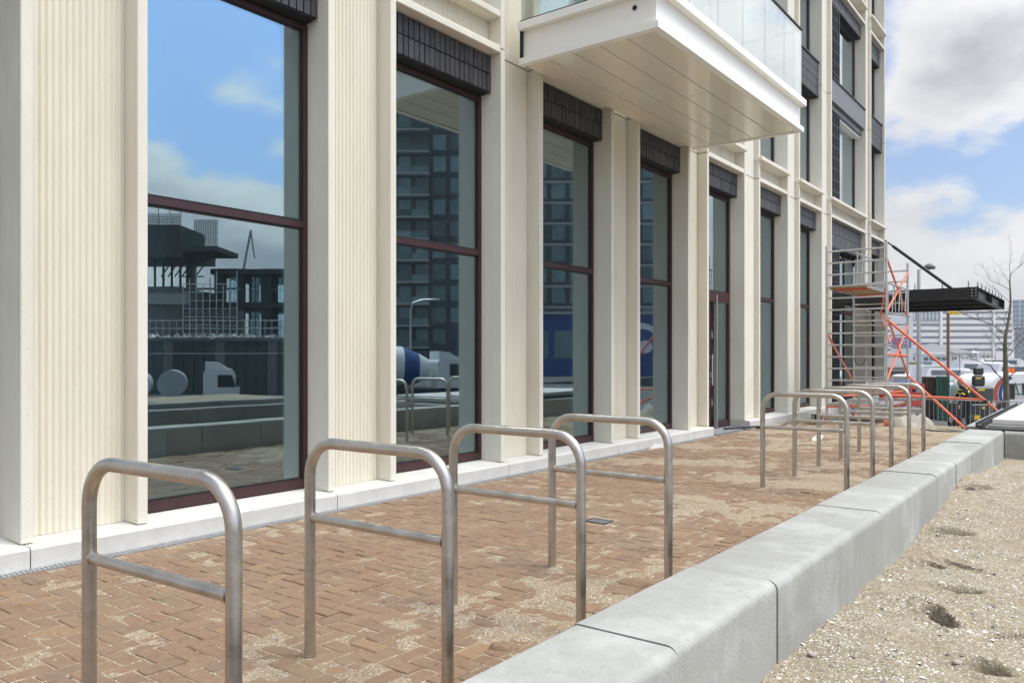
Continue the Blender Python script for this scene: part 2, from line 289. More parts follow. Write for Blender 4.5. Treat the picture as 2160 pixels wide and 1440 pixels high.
# ------------------------------------------------------------------ helpers
class MB:
    def __init__(s): s.v = []; s.f = []
    def add(s, vs, fs):
        b = len(s.v); s.v += [tuple(q) for q in vs]; s.f += [tuple(i + b for i in f) for f in fs]; return s
    def box(s, x0, x1, y0, y1, z0, z1):
        if x0 > x1: x0, x1 = x1, x0
        if y0 > y1: y0, y1 = y1, y0
        if z0 > z1: z0, z1 = z1, z0
        return s.add([(x0, y0, z0), (x1, y0, z0), (x1, y1, z0), (x0, y1, z0), (x0, y0, z1), (x1, y0, z1), (x1, y1, z1), (x0, y1, z1)],
                     [(0, 3, 2, 1), (4, 5, 6, 7), (0, 1, 5, 4), (1, 2, 6, 5), (2, 3, 7, 6), (3, 0, 4, 7)])
    def cbox(s, x0, x1, y0, y1, z0, z1, c):
        """box with all twelve edges chamfered by c"""
        xs, ys, zs = (x0, x1), (y0, y1), (z0, z1); V = []; idx = {}
        for i in (0, 1):
            for j in (0, 1):
                for k in (0, 1):
                    X, Y, Z = xs[i], ys[j], zs[k]; dx = c if i == 0 else -c; dy = c if j == 0 else -c; dz = c if k == 0 else -c
                    for a, p in enumerate(((X, Y + dy, Z + dz), (X + dx, Y, Z + dz), (X + dx, Y + dy, Z))):
                        idx[(i, j, k, a)] = len(V); V.append(p)
        Fc = []
        I = idx
        for i in (0, 1):
            q = [I[(i, 0, 0, 0)], I[(i, 1, 0, 0)], I[(i, 1, 1, 0)], I[(i, 0, 1, 0)]]; Fc.append(q if i else q[::-1])
            q = [I[(0, i, 0, 1)], I[(1, i, 0, 1)], I[(1, i, 1, 1)], I[(0, i, 1, 1)]]; Fc.append(q[::-1] if i else q)
            q = [I[(0, 0, i, 2)], I[(1, 0, i, 2)], I[(1, 1, i, 2)], I[(0, 1, i, 2)]]; Fc.append(q if i else q[::-1])
        def quad(a, b, c2, d):
            Fc.append([a, b, c2, d])
        for p in (0, 1):
            for q in (0, 1):
                quad(I[(p, q, 0, 0)], I[(p, q, 0, 1)], I[(p, q, 1, 1)], I[(p, q, 1, 0)])
                quad(I[(p, 0, q, 0)], I[(p, 0, q, 2)], I[(p, 1, q, 2)], I[(p, 1, q, 0)])
                quad(I[(0, p, q, 1)], I[(0, p, q, 2)], I[(1, p, q, 2)], I[(1, p, q, 1)])
                for r in (0, 1): Fc.append([I[(p, q, r, 0)], I[(p, q, r, 1)], I[(p, q, r, 2)]])
        s.fix = True
        return s.add(V, Fc)
    def tube(s, path, r, seg=12, caps=True, r1=None):
        P = [Vector(p) for p in path]; n = len(P); rings = []
        t0 = (P[1] - P[0]).normalized(); up = Vector((0, 0, 1)) if abs(t0.z) < .95 else Vector((1, 0, 0))
        nrm = t0.cross(up).normalized()
        b0 = len(s.v)
        for i in range(n):
            if i == 0: t = t0
            elif i == n - 1: t = (P[-1] - P[-2]).normalized()
            else: t = ((P[i] - P[i - 1]).normalized() + (P[i + 1] - P[i]).normalized()).normalized()
            nrm = (nrm - t * nrm.dot(t)).normalized(); bn = t.cross(nrm)
            rr = r if r1 is None else r + (r1 - r) * i / (n - 1)
            for k in range(seg):
                a = 2 * math.pi * k / seg; q = P[i] + (nrm * math.cos(a) + bn * math.sin(a)) * rr; s.v.append(tuple(q))
        for i in range(n - 1):
            for k in range(seg):
                k2 = (k + 1) % seg; s.f.append((b0 + i * seg + k, b0 + i * seg + k2, b0 + (i + 1) * seg + k2, b0 + (i + 1) * seg + k))
        if caps:
            s.f.append(tuple(b0 + k for k in range(seg))[::-1]); s.f.append(tuple(b0 + (n - 1) * seg + k for k in range(seg)))
        return s
    def prism(s, poly, y0, y1, axis='y'):
        """polygon of (a,b) pairs extruded: axis y -> (a,y,b); axis x -> (x,a,b); axis z -> (a,b,z)"""
        f = {'y': lambda a, b, t: (a, t, b), 'x': lambda a, b, t: (t, a, b), 'z': lambda a, b, t: (a, b, t)}[axis]
        n = len(poly); V = [f(a, b, y0) for a, b in poly] + [f(a, b, y1) for a, b in poly]
        s.fix = True
        return s.add(V, [tuple(range(n))[::-1], tuple(range(n, 2 * n))] + [(i, (i + 1) % n, n + (i + 1) % n, n + i) for i in range(n)])
    def mesh(s, name, m=None, smooth=False):
        me = bpy.data.meshes.new(name); me.from_pydata(s.v, [], s.f)
        if getattr(s, 'fix', False):
            bm = bmesh.new(); bm.from_mesh(me); bmesh.ops.recalc_face_normals(bm, faces=bm.faces); bm.to_mesh(me); bm.free()
        if m is not None: me.materials.append(M[m] if isinstance(m, str) else m)
        if smooth:
            for p in me.polygons: p.use_smooth = True
            try: me.set_sharp_from_angle(angle=R(40))
            except Exception: pass
        me.update(); return me
    def build(s, name, m, parent=None, smooth=False):
        o = bpy.data.objects.new(name, s.mesh(name, m, smooth)); col.objects.link(o)
        if parent is not None: o.parent = parent
        return o
def tag(o, label=None, cat=None, group=None, kind=None):
    if label: o['label'] = label
    if cat: o['category'] = cat
    if group: o['group'] = group
    if kind: o['kind'] = kind
    return o
def thing(name, label, cat, loc=(0, 0, 0), rz=0, group=None):
    o = bpy.data.objects.new(name, None); col.objects.link(o); o.location = loc; o.rotation_euler = (0, 0, rz); o.empty_display_size = .2
    return tag(o, label, cat, group)
def inst(me, name, parent, loc=(0, 0, 0), rot=(0, 0, 0), scale=(1, 1, 1)):
    o = bpy.data.objects.new(name, me); col.objects.link(o); o.location = loc; o.rotation_euler = rot; o.scale = scale
    if parent is not None: o.parent = parent
    return o
def shared(name, me, parent):
    return inst(me, name, parent)
def struct(o): o['kind'] = 'structure'; return o
def BX(name, m, parent, *a):
    return MB().box(*a).build(name, m, parent)
def CB(name, m, parent, *a):
    return MB().cbox(*a).build(name, m, parent)
def fbm(x, y, z=0.0, o=4): return noise.fractal(Vector((x, y, z)), 1.0, 2.0, o)
def sstep(a, b, x):
    t = min(1, max(0, (x - a) / (b - a))); return t * t * (3 - 2 * t)
def grid(xs, ys, fz):
    nx, ny = len(xs), len(ys); V = [(x, y, fz(x, y)) for y in ys for x in xs]
    return V, [(j * nx + i, j * nx + i + 1, (j + 1) * nx + i + 1, (j + 1) * nx + i) for j in range(ny - 1) for i in range(nx - 1)]
def frange(a, b, s):
    n = max(1, int(round((b - a) / s))); return [a + (b - a) * i / n for i in range(n + 1)]

# ------------------------------------------------------------------ ground, terrace, harbour
LOW = -1.0
struct(BX('ground', 'asphalt', None, -900, 900, -900, 900, -3.0, -2.2))
struct(BX('quay', 'asphalt', None, -120, 30, 18.25, 58, -2.5, LOW))
struct(BX('quay', 'asphalt', None, 30, 260, 18.25, 300, -2.5, LOW))
struct(BX('quay', 'asphalt', None, -320, 29.9, 150, 900, -2.5, LOW - .02))
struct(BX('water', 'water', None, -320, 29.95, 58.1, 149.9, -2.15, -1.7))
struct(BX('terrace', 'sand_fine', None, -5.9, -1.45, -12, 18.2, -1.6, -.06))
def slope(x, y):
    ys_ = 18.25 + 2.4 * (1 - sstep(-3.75, -3.2, x))
    return -.03 - 1.05 * sstep(ys_, ys_ + 3.4, y) + .02 * fbm(x * 1.3, y * 1.3, 4, 4) * (1 - sstep(ys_ + 2, ys_ + 3.4, y))
sg = MB(); sg.add(*grid(frange(-5.95, 6, .12), frange(18.15, 26, .1), slope)); struct(sg.build('sand_slope', 'sand_fine', None, True))
struct(BX('terrace', 'sand_fine', None, -1.45, 15, 13.3, 18.2, -1.6, -.05))
struct(BX('terrace', 'asphalt', None, 2.25, 15, -60, 13.25, -1.6, -.05))
struct(BX('site_ground', 'site_ground', None, 15, 200, -80, 18.2, -2.6, -1.75))

# brick paving in herringbone: base, bricks, loose sand on top
PX0, PX1 = -5.60, -1.64
pave = struct(BX('brick_pavement', 'sand_fine', None, PX0, PX1, -2.0, 18.1, -.10, -.012))
bw, bl = .1005, .201
def brick_mesh(i):
    rg = random.Random(40 + i); b = MB(); j = lambda: rg.uniform(-.003, .003)
    b.cbox(-bl / 2 + .0035 + abs(j()), bl / 2 - .0035 - abs(j()), -bw / 2 + .003 + abs(j()) * .7, bw / 2 - .003 - abs(j()) * .7, -.07, 0, .0045)
    b.v = [(x + j() * .5, y + j() * .5, z + (j() * .4 if z > -.02 else 0)) for x, y, z in b.v]
    return b
BM = [brick_mesh(i) for i in range(8)]
BMesh = [b.mesh('brick', 'paver') for b in BM]
spots = []
nx = int((PX1 - PX0) / bw) + 4; ny = int(20.1 / bw)
for i in range(-3, nx):
    for jj in range(0, ny):
        r = (i - jj) % 4
        if r == 0: c = (PX0 + (i + 1) * bw, -2.0 + (jj + .5) * bw, 0)
        elif r == 3: c = (PX0 + (i + .5) * bw, -2.0 + (jj + 1) * bw, 1)
        else: continue
        hx = bl / 2 if c[2] == 0 else bw / 2
        if c[0] - hx < PX0 - .05 or c[0] + hx > PX1 + .08: continue
        if abs(c[0] + 3.50) < .17 and abs(c[1] - 5.86) < .15: continue
        spots.append(c)
def size_seen(c):
    d = -c[0] * SN + c[1] * CS; l = c[0] * CS + c[1] * SN
    if d < .5: return 0
    u = CXP + FPX * l / d; v = HYP + FPX * EYE / d
    if u < -20 or u > 2180 or v > 1455: return 0
    ku = 1199 + (c[1] * 0); return 1 / d if c[0] < -1.85 else .2 / d
spots.sort(key=size_seen, reverse=True)
rb = random.Random(5)
field = MB()
for n_, c in enumerate(spots):
    k = rb.randrange(8); rz = (0 if c[2] == 0 else math.pi / 2) + rb.choice((0, math.pi)) + rb.gauss(0, .011)
    z = rb.gauss(0, .0022) + .004 * fbm(c[0] * .8, c[1] * .8); tx, ty = rb.gauss(0, .008), rb.gauss(0, .006)
    x, y = c[0] + rb.gauss(0, .0015), c[1] + rb.gauss(0, .0015)
    if n_ < 300:
        inst(BMesh[k], 'brick', pave, (x, y, z), (tx, ty, rz))
    else:
        mt = Matrix.Translation((x, y, z)) @ Matrix.Rotation(rz, 4, 'Z') @ Matrix.Rotation(tx, 4, 'X') @ Matrix.Rotation(ty, 4, 'Y')
        field.add([mt @ Vector(p) for p in BM[k].v], BM[k].f)
field.fix = True
tag(field.build('brick_field', 'paver_j', pave), kind='stuff')

def drift(x, y):
    n1 = fbm(x * 1.1 + 3.1, y * 1.1 + 7.7, 0, 5); n2 = fbm(x * 6, y * 6, 3.3, 3)
    a = .26 * sstep(4, 10, y) + .25 * sstep(13, 17.5, y) + .42 * math.exp(-(((x + 2.5) / .55) ** 2 + ((y - 3.35) / .8) ** 2)) + .2 * math.exp(-(((x + 3.0) / .35) ** 2 + ((y - 2.45) / .25) ** 2)) \
        + .22 * math.exp(-((x + 3.1) / .8) ** 2) * sstep(4.5, 6, y) + .30 * math.exp(-((x + 1.75) / .35) ** 2) * sstep(2.6, 4.5, y) + .22 * math.exp(-(((x + 3.05) / .25) ** 2 + ((y - 4.4) / .3) ** 2))
    for py in (1.39, 2.39, 3.39, 4.40, 8.375, 9.42, 10.41, 11.41, 12.37):
        if abs(y - py) < .3:
            for px in (-2.985, -2.135): a += .55 * math.exp(-(((x - px) / .07) ** 2 + ((y - py) / .09) ** 2))
    n2 += .5 * noise.noise(Vector((x * 21, y * 21, 8)))
    h = -.0044 + .003 * n2 + .032 * max(0, n1 * .55 + n2 * .20 + a - .30)
    return min(h, .006 + .004 * n2) + .0012 * n2
xs = frange(PX0 + .01, PX1 - .005, .021); ys = frange(.6, 9.5, .023) + frange(9.5, 18.05, .05)[1:]
ds = MB(); ds.add(*grid(xs, ys, drift))
tag(ds.build('loose_sand', 'sand_fine', None, True), 'pale loose sand drifted over the red brick paving', 'sand', kind='stuff')
# small stones and crumbs lying on the paving
cr = MB(); rc = random.Random(9)
def chunk(b, p, s, rg, flat=.6):
    rot = Matrix.Rotation(rg.uniform(0, 6.28), 4, 'Z') @ Matrix.Rotation(rg.uniform(-.5, .5), 4, 'X')
    V = []
    for q in ((1, 0, 0), (.3, .9, 0), (-.8, .6, 0), (-.9, -.5, 0), (.2, -1, 0)):
        V.append(p + rot @ Vector((q[0] * s * rg.uniform(.7, 1.2), q[1] * s * rg.uniform(.7, 1.2), -s * .15)))
    V.append(p + rot @ Vector((rg.uniform(-.3, .3) * s, rg.uniform(-.3, .3) * s, s * flat)))
    b.add(V, [(0, 1, 5), (1, 2, 5), (2, 3, 5), (3, 4, 5), (4, 0, 5)])
for _ in range(520):
    x = rc.uniform(PX0, PX1); y = 1.2 + 14 * rc.random() ** 1.6
    chunk(cr, Vector((x, y, max(.001, drift(x, y)))), rc.choice((.004, .005, .006, .008, .011)), rc)
tag(cr.build('grit', 'pebble'), 'scattered grit and crumbs on the brick paving', 'grit', kind='stuff')

# ------------------------------------------------------------------ planting bed of shelly sand
holes = [(-.71, 5.30, .085, .115, .1, 0.176), (-.735, 4.70, .20, .06, .5, 0.203), (-.44, 4.01, .10, .085, .3, 0.176), (-1.0, 6.94, .09, .17, .1, 0.121), (-.97, 5.95, .14, .055, .72, .08), (-.81, 6.03, .22, .03, .75, .04), (-.40, 4.58, .14, .025, -.67, .035), (-1.02, 8.5, .07, .14, .1, .05), (-.6, 9.6, .1, .15, .3, .06)]
def bedz(x, y):
    z = .02 + .055 * sstep(6.5, 8.5, y) + .16 * math.exp(-(((x + .95) / .75) ** 2 + ((y - 9.0) / .95) ** 2)) - .06 * sstep(10, 12.3, y)
    z += .05 * fbm(x * .9, y * .9, 2, 4) + .012 * fbm(x * 5, y * 5, 5, 4) + .005 * fbm(x * 22, y * 22, 1, 3)
    if x > -2 and y > 2.5:
        for hx, hy, a, b, r, dp in holes:
            dx, dy = x - hx, y - hy
            if abs(dx) > .6 or abs(dy) > .6: continue
            u = (dx * math.cos(r) + dy * math.sin(r)) / b; v = (-dx * math.sin(r) + dy * math.cos(r)) / a
            q = math.sqrt(u * u + v * v) * (1 + .18 * noise.noise(Vector((x * 14, y * 14, 4))))
            z -= dp * (1 - sstep(.62, 1.08, q)); z += .014 * math.exp(-((q - 1.35) / .3) ** 2)
    return z
xs = frange(-1.22, .25, .0145) + frange(.25, 1.78, .12)[1:]; ys = frange(-6, 2.4, .25) + frange(2.4, 7.6, .0145)[1:] + frange(7.6, 12.72, .03)[1:]
bd = MB(); bd.add(*grid(xs, ys, bedz)); struct(bd.build('sand_bed', 'sand', None, True))
sh = MB(); pb = MB(); rs = random.Random(21)
for _ in range(26000):
    y = 2.7 + 9.5 * rs.random() ** 1.7; x = rs.uniform(-1.19, .15)
    if 1.5 * fbm(x * 3 + 9, y * 3, 1, 4) + rs.uniform(-.6, .6) < -.05: continue
    s = rs.choice((.0025, .003, .0035, .0045, .0055, .007)); s = s * (1 if rs.random() > .05 else 2.2)
    p = Vector((x, y, bedz(x, y) + s * .25))
    if rs.random() < .80: chunk(sh, p, s, rs, .35)
    else: chunk(pb, p, s * 1.1, rs, .7)
def stone(b, p, s, rg):
    off = rg.uniform(0, 90); base = len(b.v); n, m2 = 9, 6
    for j in range(m2 + 1):
        for i in range(n):
            a1, a2 = 2 * math.pi * i / n, math.pi * j / m2; q = Vector((math.cos(a1) * math.sin(a2), math.sin(a1) * math.sin(a2) * .8, math.cos(a2) * .62))
            b.v.append(tuple(p + q * s * (1 + .35 * noise.noise(q * 1.6 + Vector((off, 0, 0))))))
    for j in range(m2):
        for i in range(n): b.f.append((base + j * n + i, base + j * n + (i + 1) % n, base + (j + 1) * n + (i + 1) % n, base + (j + 1) * n + i))
for x, y, s in ((-1.10, 3.73, .035), (-1.02, 3.88, .018), (-.93, 3.76, .022), (-.55, 3.95, .03), (-1.12, 3.25, .03), (-.60, 4.05, .016), (-1.07, 8.55, .06), (-.5, 6.5, .02), (-.4, 5.9, .018)):
    stone(pb, Vector((x, y, bedz(x, y) + s * .15)), s * .62, rs)
tag(sh.build('shell_fragments', 'shell'), 'crushed white shell scattered through the planting bed sand', 'shells', kind='stuff')
tag(pb.build('pebbles', 'pebble'), 'small dark pebbles scattered through the planting bed sand', 'pebbles', kind='stuff')

# ------------------------------------------------------------------ concrete edging walls
def kerb_profile(xl, xr, zt, zb, r=.042):
    P = [(xl, zb), (xr, zb)]
    for k in range(7):
        a = R(90) * k / 6; P.append((xr - r + r * math.cos(a), zt - r + r * math.sin(a)))
    for k in range(4):
        a = R(90) * k / 3; P.append((xl + .018 - .018 * math.sin(a), zt - .018 + .018 * math.cos(a)))
    return P
kw = thing('concrete_edging_wall', 'low pale concrete block wall between brick paving and sand bed', 'wall', (-1.4, 2.5, 0))
rk = random.Random(3)
for k in range(-4, 10):
    y0 = 2.52 + 1.011 * k; b = MB()
    dx, dz = rk.gauss(0, .004), rk.gauss(0, .004)
    b.prism(kerb_profile(-1.62 + dx, -1.195 + dx, .40 + dz, -.35), y0 + .006, y0 + 1.005)
    o = b.build('block', 'kerb', kw, True); o.matrix_parent_inverse = kw.matrix_world.inverted() if False else Matrix.Translation((1.4, -2.5, 0))
kw2 = thing('planter_wall', 'concrete block wall closing the far end of sand bed', 'wall', (0, 12.8, 0))
b0 = [(-1.19, -.955), (-.945, .1), (.11, 1.1), (1.11, 2.2)]
for xa, xb in b0:
    b = MB(); b.prism([(12.64, -.4), (12.64, .34)] + [(12.64 + .05 - .05 * math.cos(R(a)), .34 + .05 * math.sin(R(a))) for a in (20, 45, 70, 90)] + [(13.05, .39), (13.05, -.4)], xa + .006, xb - .006, 'x')
    o = b.build('block', 'kerb', kw2, False); o.location = (0, -12.8, 0)
kw3 = thing('planter_wall', 'low concrete wall on the street side of the sand bed', 'wall', (2.0, 3, 0))
for k in range(-6, 10):
    y0 = 2.52 + 1.011 * k; o = MB().prism(kerb_profile(1.8, 2.2, .4, -.3), y0 + .006, y0 + 1.005).build('block', 'site_concrete', kw3, True); o.location = (-2.0, -3, 0)
st = thing('paving_slab_stack', 'pale paving slabs laid on dark slab at end of edging wall', 'slabs', (-.7, 13, .4))
def stp(o): o.location = (.7, -13, -.4); return o
for k in range(2): stp(CB('dark_slab', 'slab_dark', st, -1.385 + 1.21 * k, -.185 + 1.21 * k, 12.70, 13.60, .408, .462, .006))
for j in range(6):
    for k in range(2):
        stp(CB('slab', 'slab', st, -1.345 + 1.01 * k, -.345 + 1.01 * k, 12.80 + .905 * j, 13.70 + .905 * j, .466 if j else .4661, .54 + .002 * ((j + k) % 3), .008))
stp(CB('dark_slab', 'slab_dark', st, -1.3, 1.0, 13.65, 18.2, .40, .4575, .006))
bm_ = tag(MB().box(-1.56, -1.47, 12.9, 18.9, .395, .435).box(-1.56, -1.545, 12.9, 18.9, .435, .475).box(-1.485, -1.47, 12.9, 18.9, .435, .475).build('metal_beam', 'frame_grey'), 'long dark grey metal channel lying beside stacked paving slabs', 'beam')
MB().box(-1.72, -1.42, 13.2, 18.0, .0, .392).build('planter_edge', 'kerb', None); tag(bpy.data.objects['planter_edge'], 'concrete edge under the dark metal channel', 'kerb')

# ------------------------------------------------------------------ building
bld = thing('apartment_building', 'cream concrete apartment building with tall windows and deep ribbed piers', 'building', (0, 0, 0))
FX, RX, WX = -5.80, -6.0, -6.10          # fin fronts, ribbed faces, window plane
PIT, PW, FW = 2.602, .875, .08
PY = [2.255 + PIT * k for k in range(-1, 8)]      # pier starts, last one at 20.47
LV = [.15, 5.05, 8.17, 11.21, 14.3]

def ribbed(name, y0, y1, z0, z1, x, parent, n=None, depth=.019, m='ribbed'):
    n = n or max(2, int(round((y1 - y0 - .03) / .046))); b = MB(); P = [(y0, 0)]
    e = .012
    P = [(y0, x)]
    p = (y1 - y0 - 2 * e) / n
    for i in range(n):
        a = y0 + e + p * i
        for t, hh in ((0, 0), (.12, .25), (.25, .75), (.38, 1), (.5, 1), (.63, .75), (.76, .25), (.88, 0)): P.append((a + p * t, x + hh * depth))
    P.append((y1, x)); nn = len(P)
    V = [(q, a, z0) for a, q in P] + [(q, a, z1) for a, q in P]
    b.add(V, [(i, i + 1, nn + i + 1, nn + i) for i in range(nn - 1)])
    return b.build(name, m, parent, True)

for k, Y in enumerate(PY):
    kk = k - 1
    for s in range(4):
        z0, z1 = LV[s] + (.006 if s else 0), LV[s + 1] - .006
        rib = kk <= 4
        rx = RX if rib else FX - .10
        p = MB().cbox(-6.5, FX, Y, Y + FW, z0, z1, .006)
        p.cbox(-6.5, FX, Y + PW - FW, Y + PW, z0, z1, .006)
        p.box(-6.5, rx - .002, Y + FW - .004, Y + PW - FW + .004, z0 + .01, z1 - .002)
        o = p.build('pier', 'cream', bld)
        if rib: ribbed('ribbed_panel', Y + FW + .001, Y + PW - FW - .001, z0 + .004, z1 - .001, rx, o)
        else: BX('recessed_panel', 'cream', o, rx - .03, rx, Y + FW + .001, Y + PW - FW - .001, z0 + .004, z1 - .001)
# last pier and end fin
for s in range(4):
    z0, z1 = LV[s] + (.006 if s else 0), LV[s + 1] - .006
    o = MB().cbox(-6.5, FX, 24.84, 24.92, z0, z1, .006).cbox(-6.5, FX, 25.44, 25.52, z0, z1, .006).box(-6.5, FX - .1, 24.91, 25.45, z0 + .01, z1 - .002).build('pier', 'cream', bld)
    BX('recessed_panel', 'cream', o, FX - .098, FX - .08, 24.921, 25.439, z0 + .004, z1 - .001)
    CB('end_fin', 'cream', bld, -6.5, FX, 27.25, 27.36, z0, z1, .006)
BX('end_wall', 'cream', bld, -24, -6.52, 27.0, 27.34, 0, 14.3)

# plinth blocks (left out in front of the door)
def plinth(y0, y1):
    b = MB(); b.prism([(-6.45, -.1), (-5.70, -.1), (-5.70, .125), (-5.715, .14), (-6.0, .152), (-6.45, .165)], y0 + .004, y1 - .004); return b.build('plinth_block', 'plinth', bld)
DOORK = 4
edges = [-.3] + [Y + .02 for Y in PY]
for a, b in zip(edges, edges[1:]):
    if abs(b - (PY[6] + .02)) < .01:
        plinth(a, 13.53); continue
    plinth(a, b)
plinth(PY[6] + .0, PY[6] + .022); plinth(edges[-1], 24.9); plinth(24.9, 27.4)
BX('threshold', 'stone', bld, -6.4, -5.66, 13.535, 15.265, -.09, .022)
dr = thing('drain_channel', 'galvanised slotted drain strip along foot of cream building', 'drain', (-5.65, 0, 0))
b = MB().box(-.045, .045, -2, 13.5, -.05, -.012).box(-.045, -.036, -2, 13.5, -.012, .004).box(.036, .045, -2, 13.5, -.012, .004); b.build('rail', 'galv', dr)
b = MB()
for i in range(int(13.0 / .03)): b.box(-.036, .036, .5 + i * .03, .5 + i * .03 + .013, -.008, .003)
tag(b.build('bars', 'galv', dr), kind='stuff')

def pane(parent, y0, y1, z0, z1, x, m='glass'):
    return MB().box(x - .012, x, y0, y1, z0, z1).build('pane', m, parent)
def frame(name, parent, y0, y1, z0, z1, m, w_=.07, bars=(), bot=.1, x=WX, vbars=()):
    b = MB(); d = .07
    b.box(x - d, x, y0, y0 + w_, z0, z1).box(x - d, x, y1 - w_, y1, z0, z1)
    b.box(x - d, x - .002, y0 + w_ - .001, y1 - w_ + .001, z1 - w_, z1).box(x - d, x - .002, y0 + w_ - .001, y1 - w_ + .001, z0, z0 + bot)
    for zb in bars: b.box(x - d, x - .004, y0 + w_ - .001, y1 - w_ + .001, zb - .03, zb + .03)
    for yb in vbars: b.box(x - d, x - .006, yb - .03, yb + .03, z0 + bot - .001, z1 - w_ + .001)
    # black gasket set behind the frame
    g = MB(); gx = x - .03
    zs = [z0 + bot] + sorted(bars) + [z1 - w_]
    f = b.build(name, m, parent)
    for i in range(len(zs) - 1):
        a0 = zs[i] + (.035 if i else 0); a1 = zs[i + 1] - (.035 if i < len(zs) - 2 else 0); ya, yb = y0 + w_, y1 - w_; t = .014
        g.box(gx - .02, gx + .012, ya, ya + t, a0, a1).box(gx - .02, gx + .012, yb - t, yb, a0, a1).box(gx - .02, gx + .012, ya + t, yb - t, a0, a0 + t).box(gx - .02, gx + .012, ya + t, yb - t, a1 - t, a1)
    g.build('gasket', 'blackseal', f)
    return f
lint_b = MB().cbox(-.05, .05, -.0365, .0365, 0, .203, .003).mesh('brick', 'brick_dark')
def lintel(y0, y1, zb, zt, x, rows, single, name='brick_lintel', pitch=.082):
    lt = BX(name, 'dark', bld, -6.35, x - .062, y0 + .002, y1 - .002, zb + .012, zt - .01)
    n = int(round((y1 - y0) / pitch)); p = (y1 - y0) / n; hh = (zt - zb) / rows
    rj = random.Random(int(y0 * 10))
    if single:
        for r_ in range(rows):
            for i in range(n): inst(lint_b, 'brick', lt, (x - .05 + rj.gauss(0, .0015), y0 + p * (i + .5), zb + hh * r_ + .003), (0, 0, rj.gauss(0, .008)), (1, (p - .013) / .073, (hh - .012) / .203))
    else:
        b = MB()
        for r_ in range(rows):
            for i in range(n): b.cbox(x - .1, x + rj.gauss(0, .0015), y0 + p * i + .004, y0 + p * (i + 1) - .004, zb + hh * r_ + .003, zb + hh * (r_ + 1) - .007, .003)
        tag(b.build('bricks', 'brick_dark_j', lt), kind='stuff')
    BX('shaded_soffit', 'dark', lt, -6.3, x - .012, y0 + .004, y1 - .004, zb - .012, zb + .001)  # shade under the bricks painted as a near-black underside
    BX('clip', 'alu', lt, x - .06, x + .008, y1 - .03, y1 - .002, zb - .02, zb - .013)
    return lt

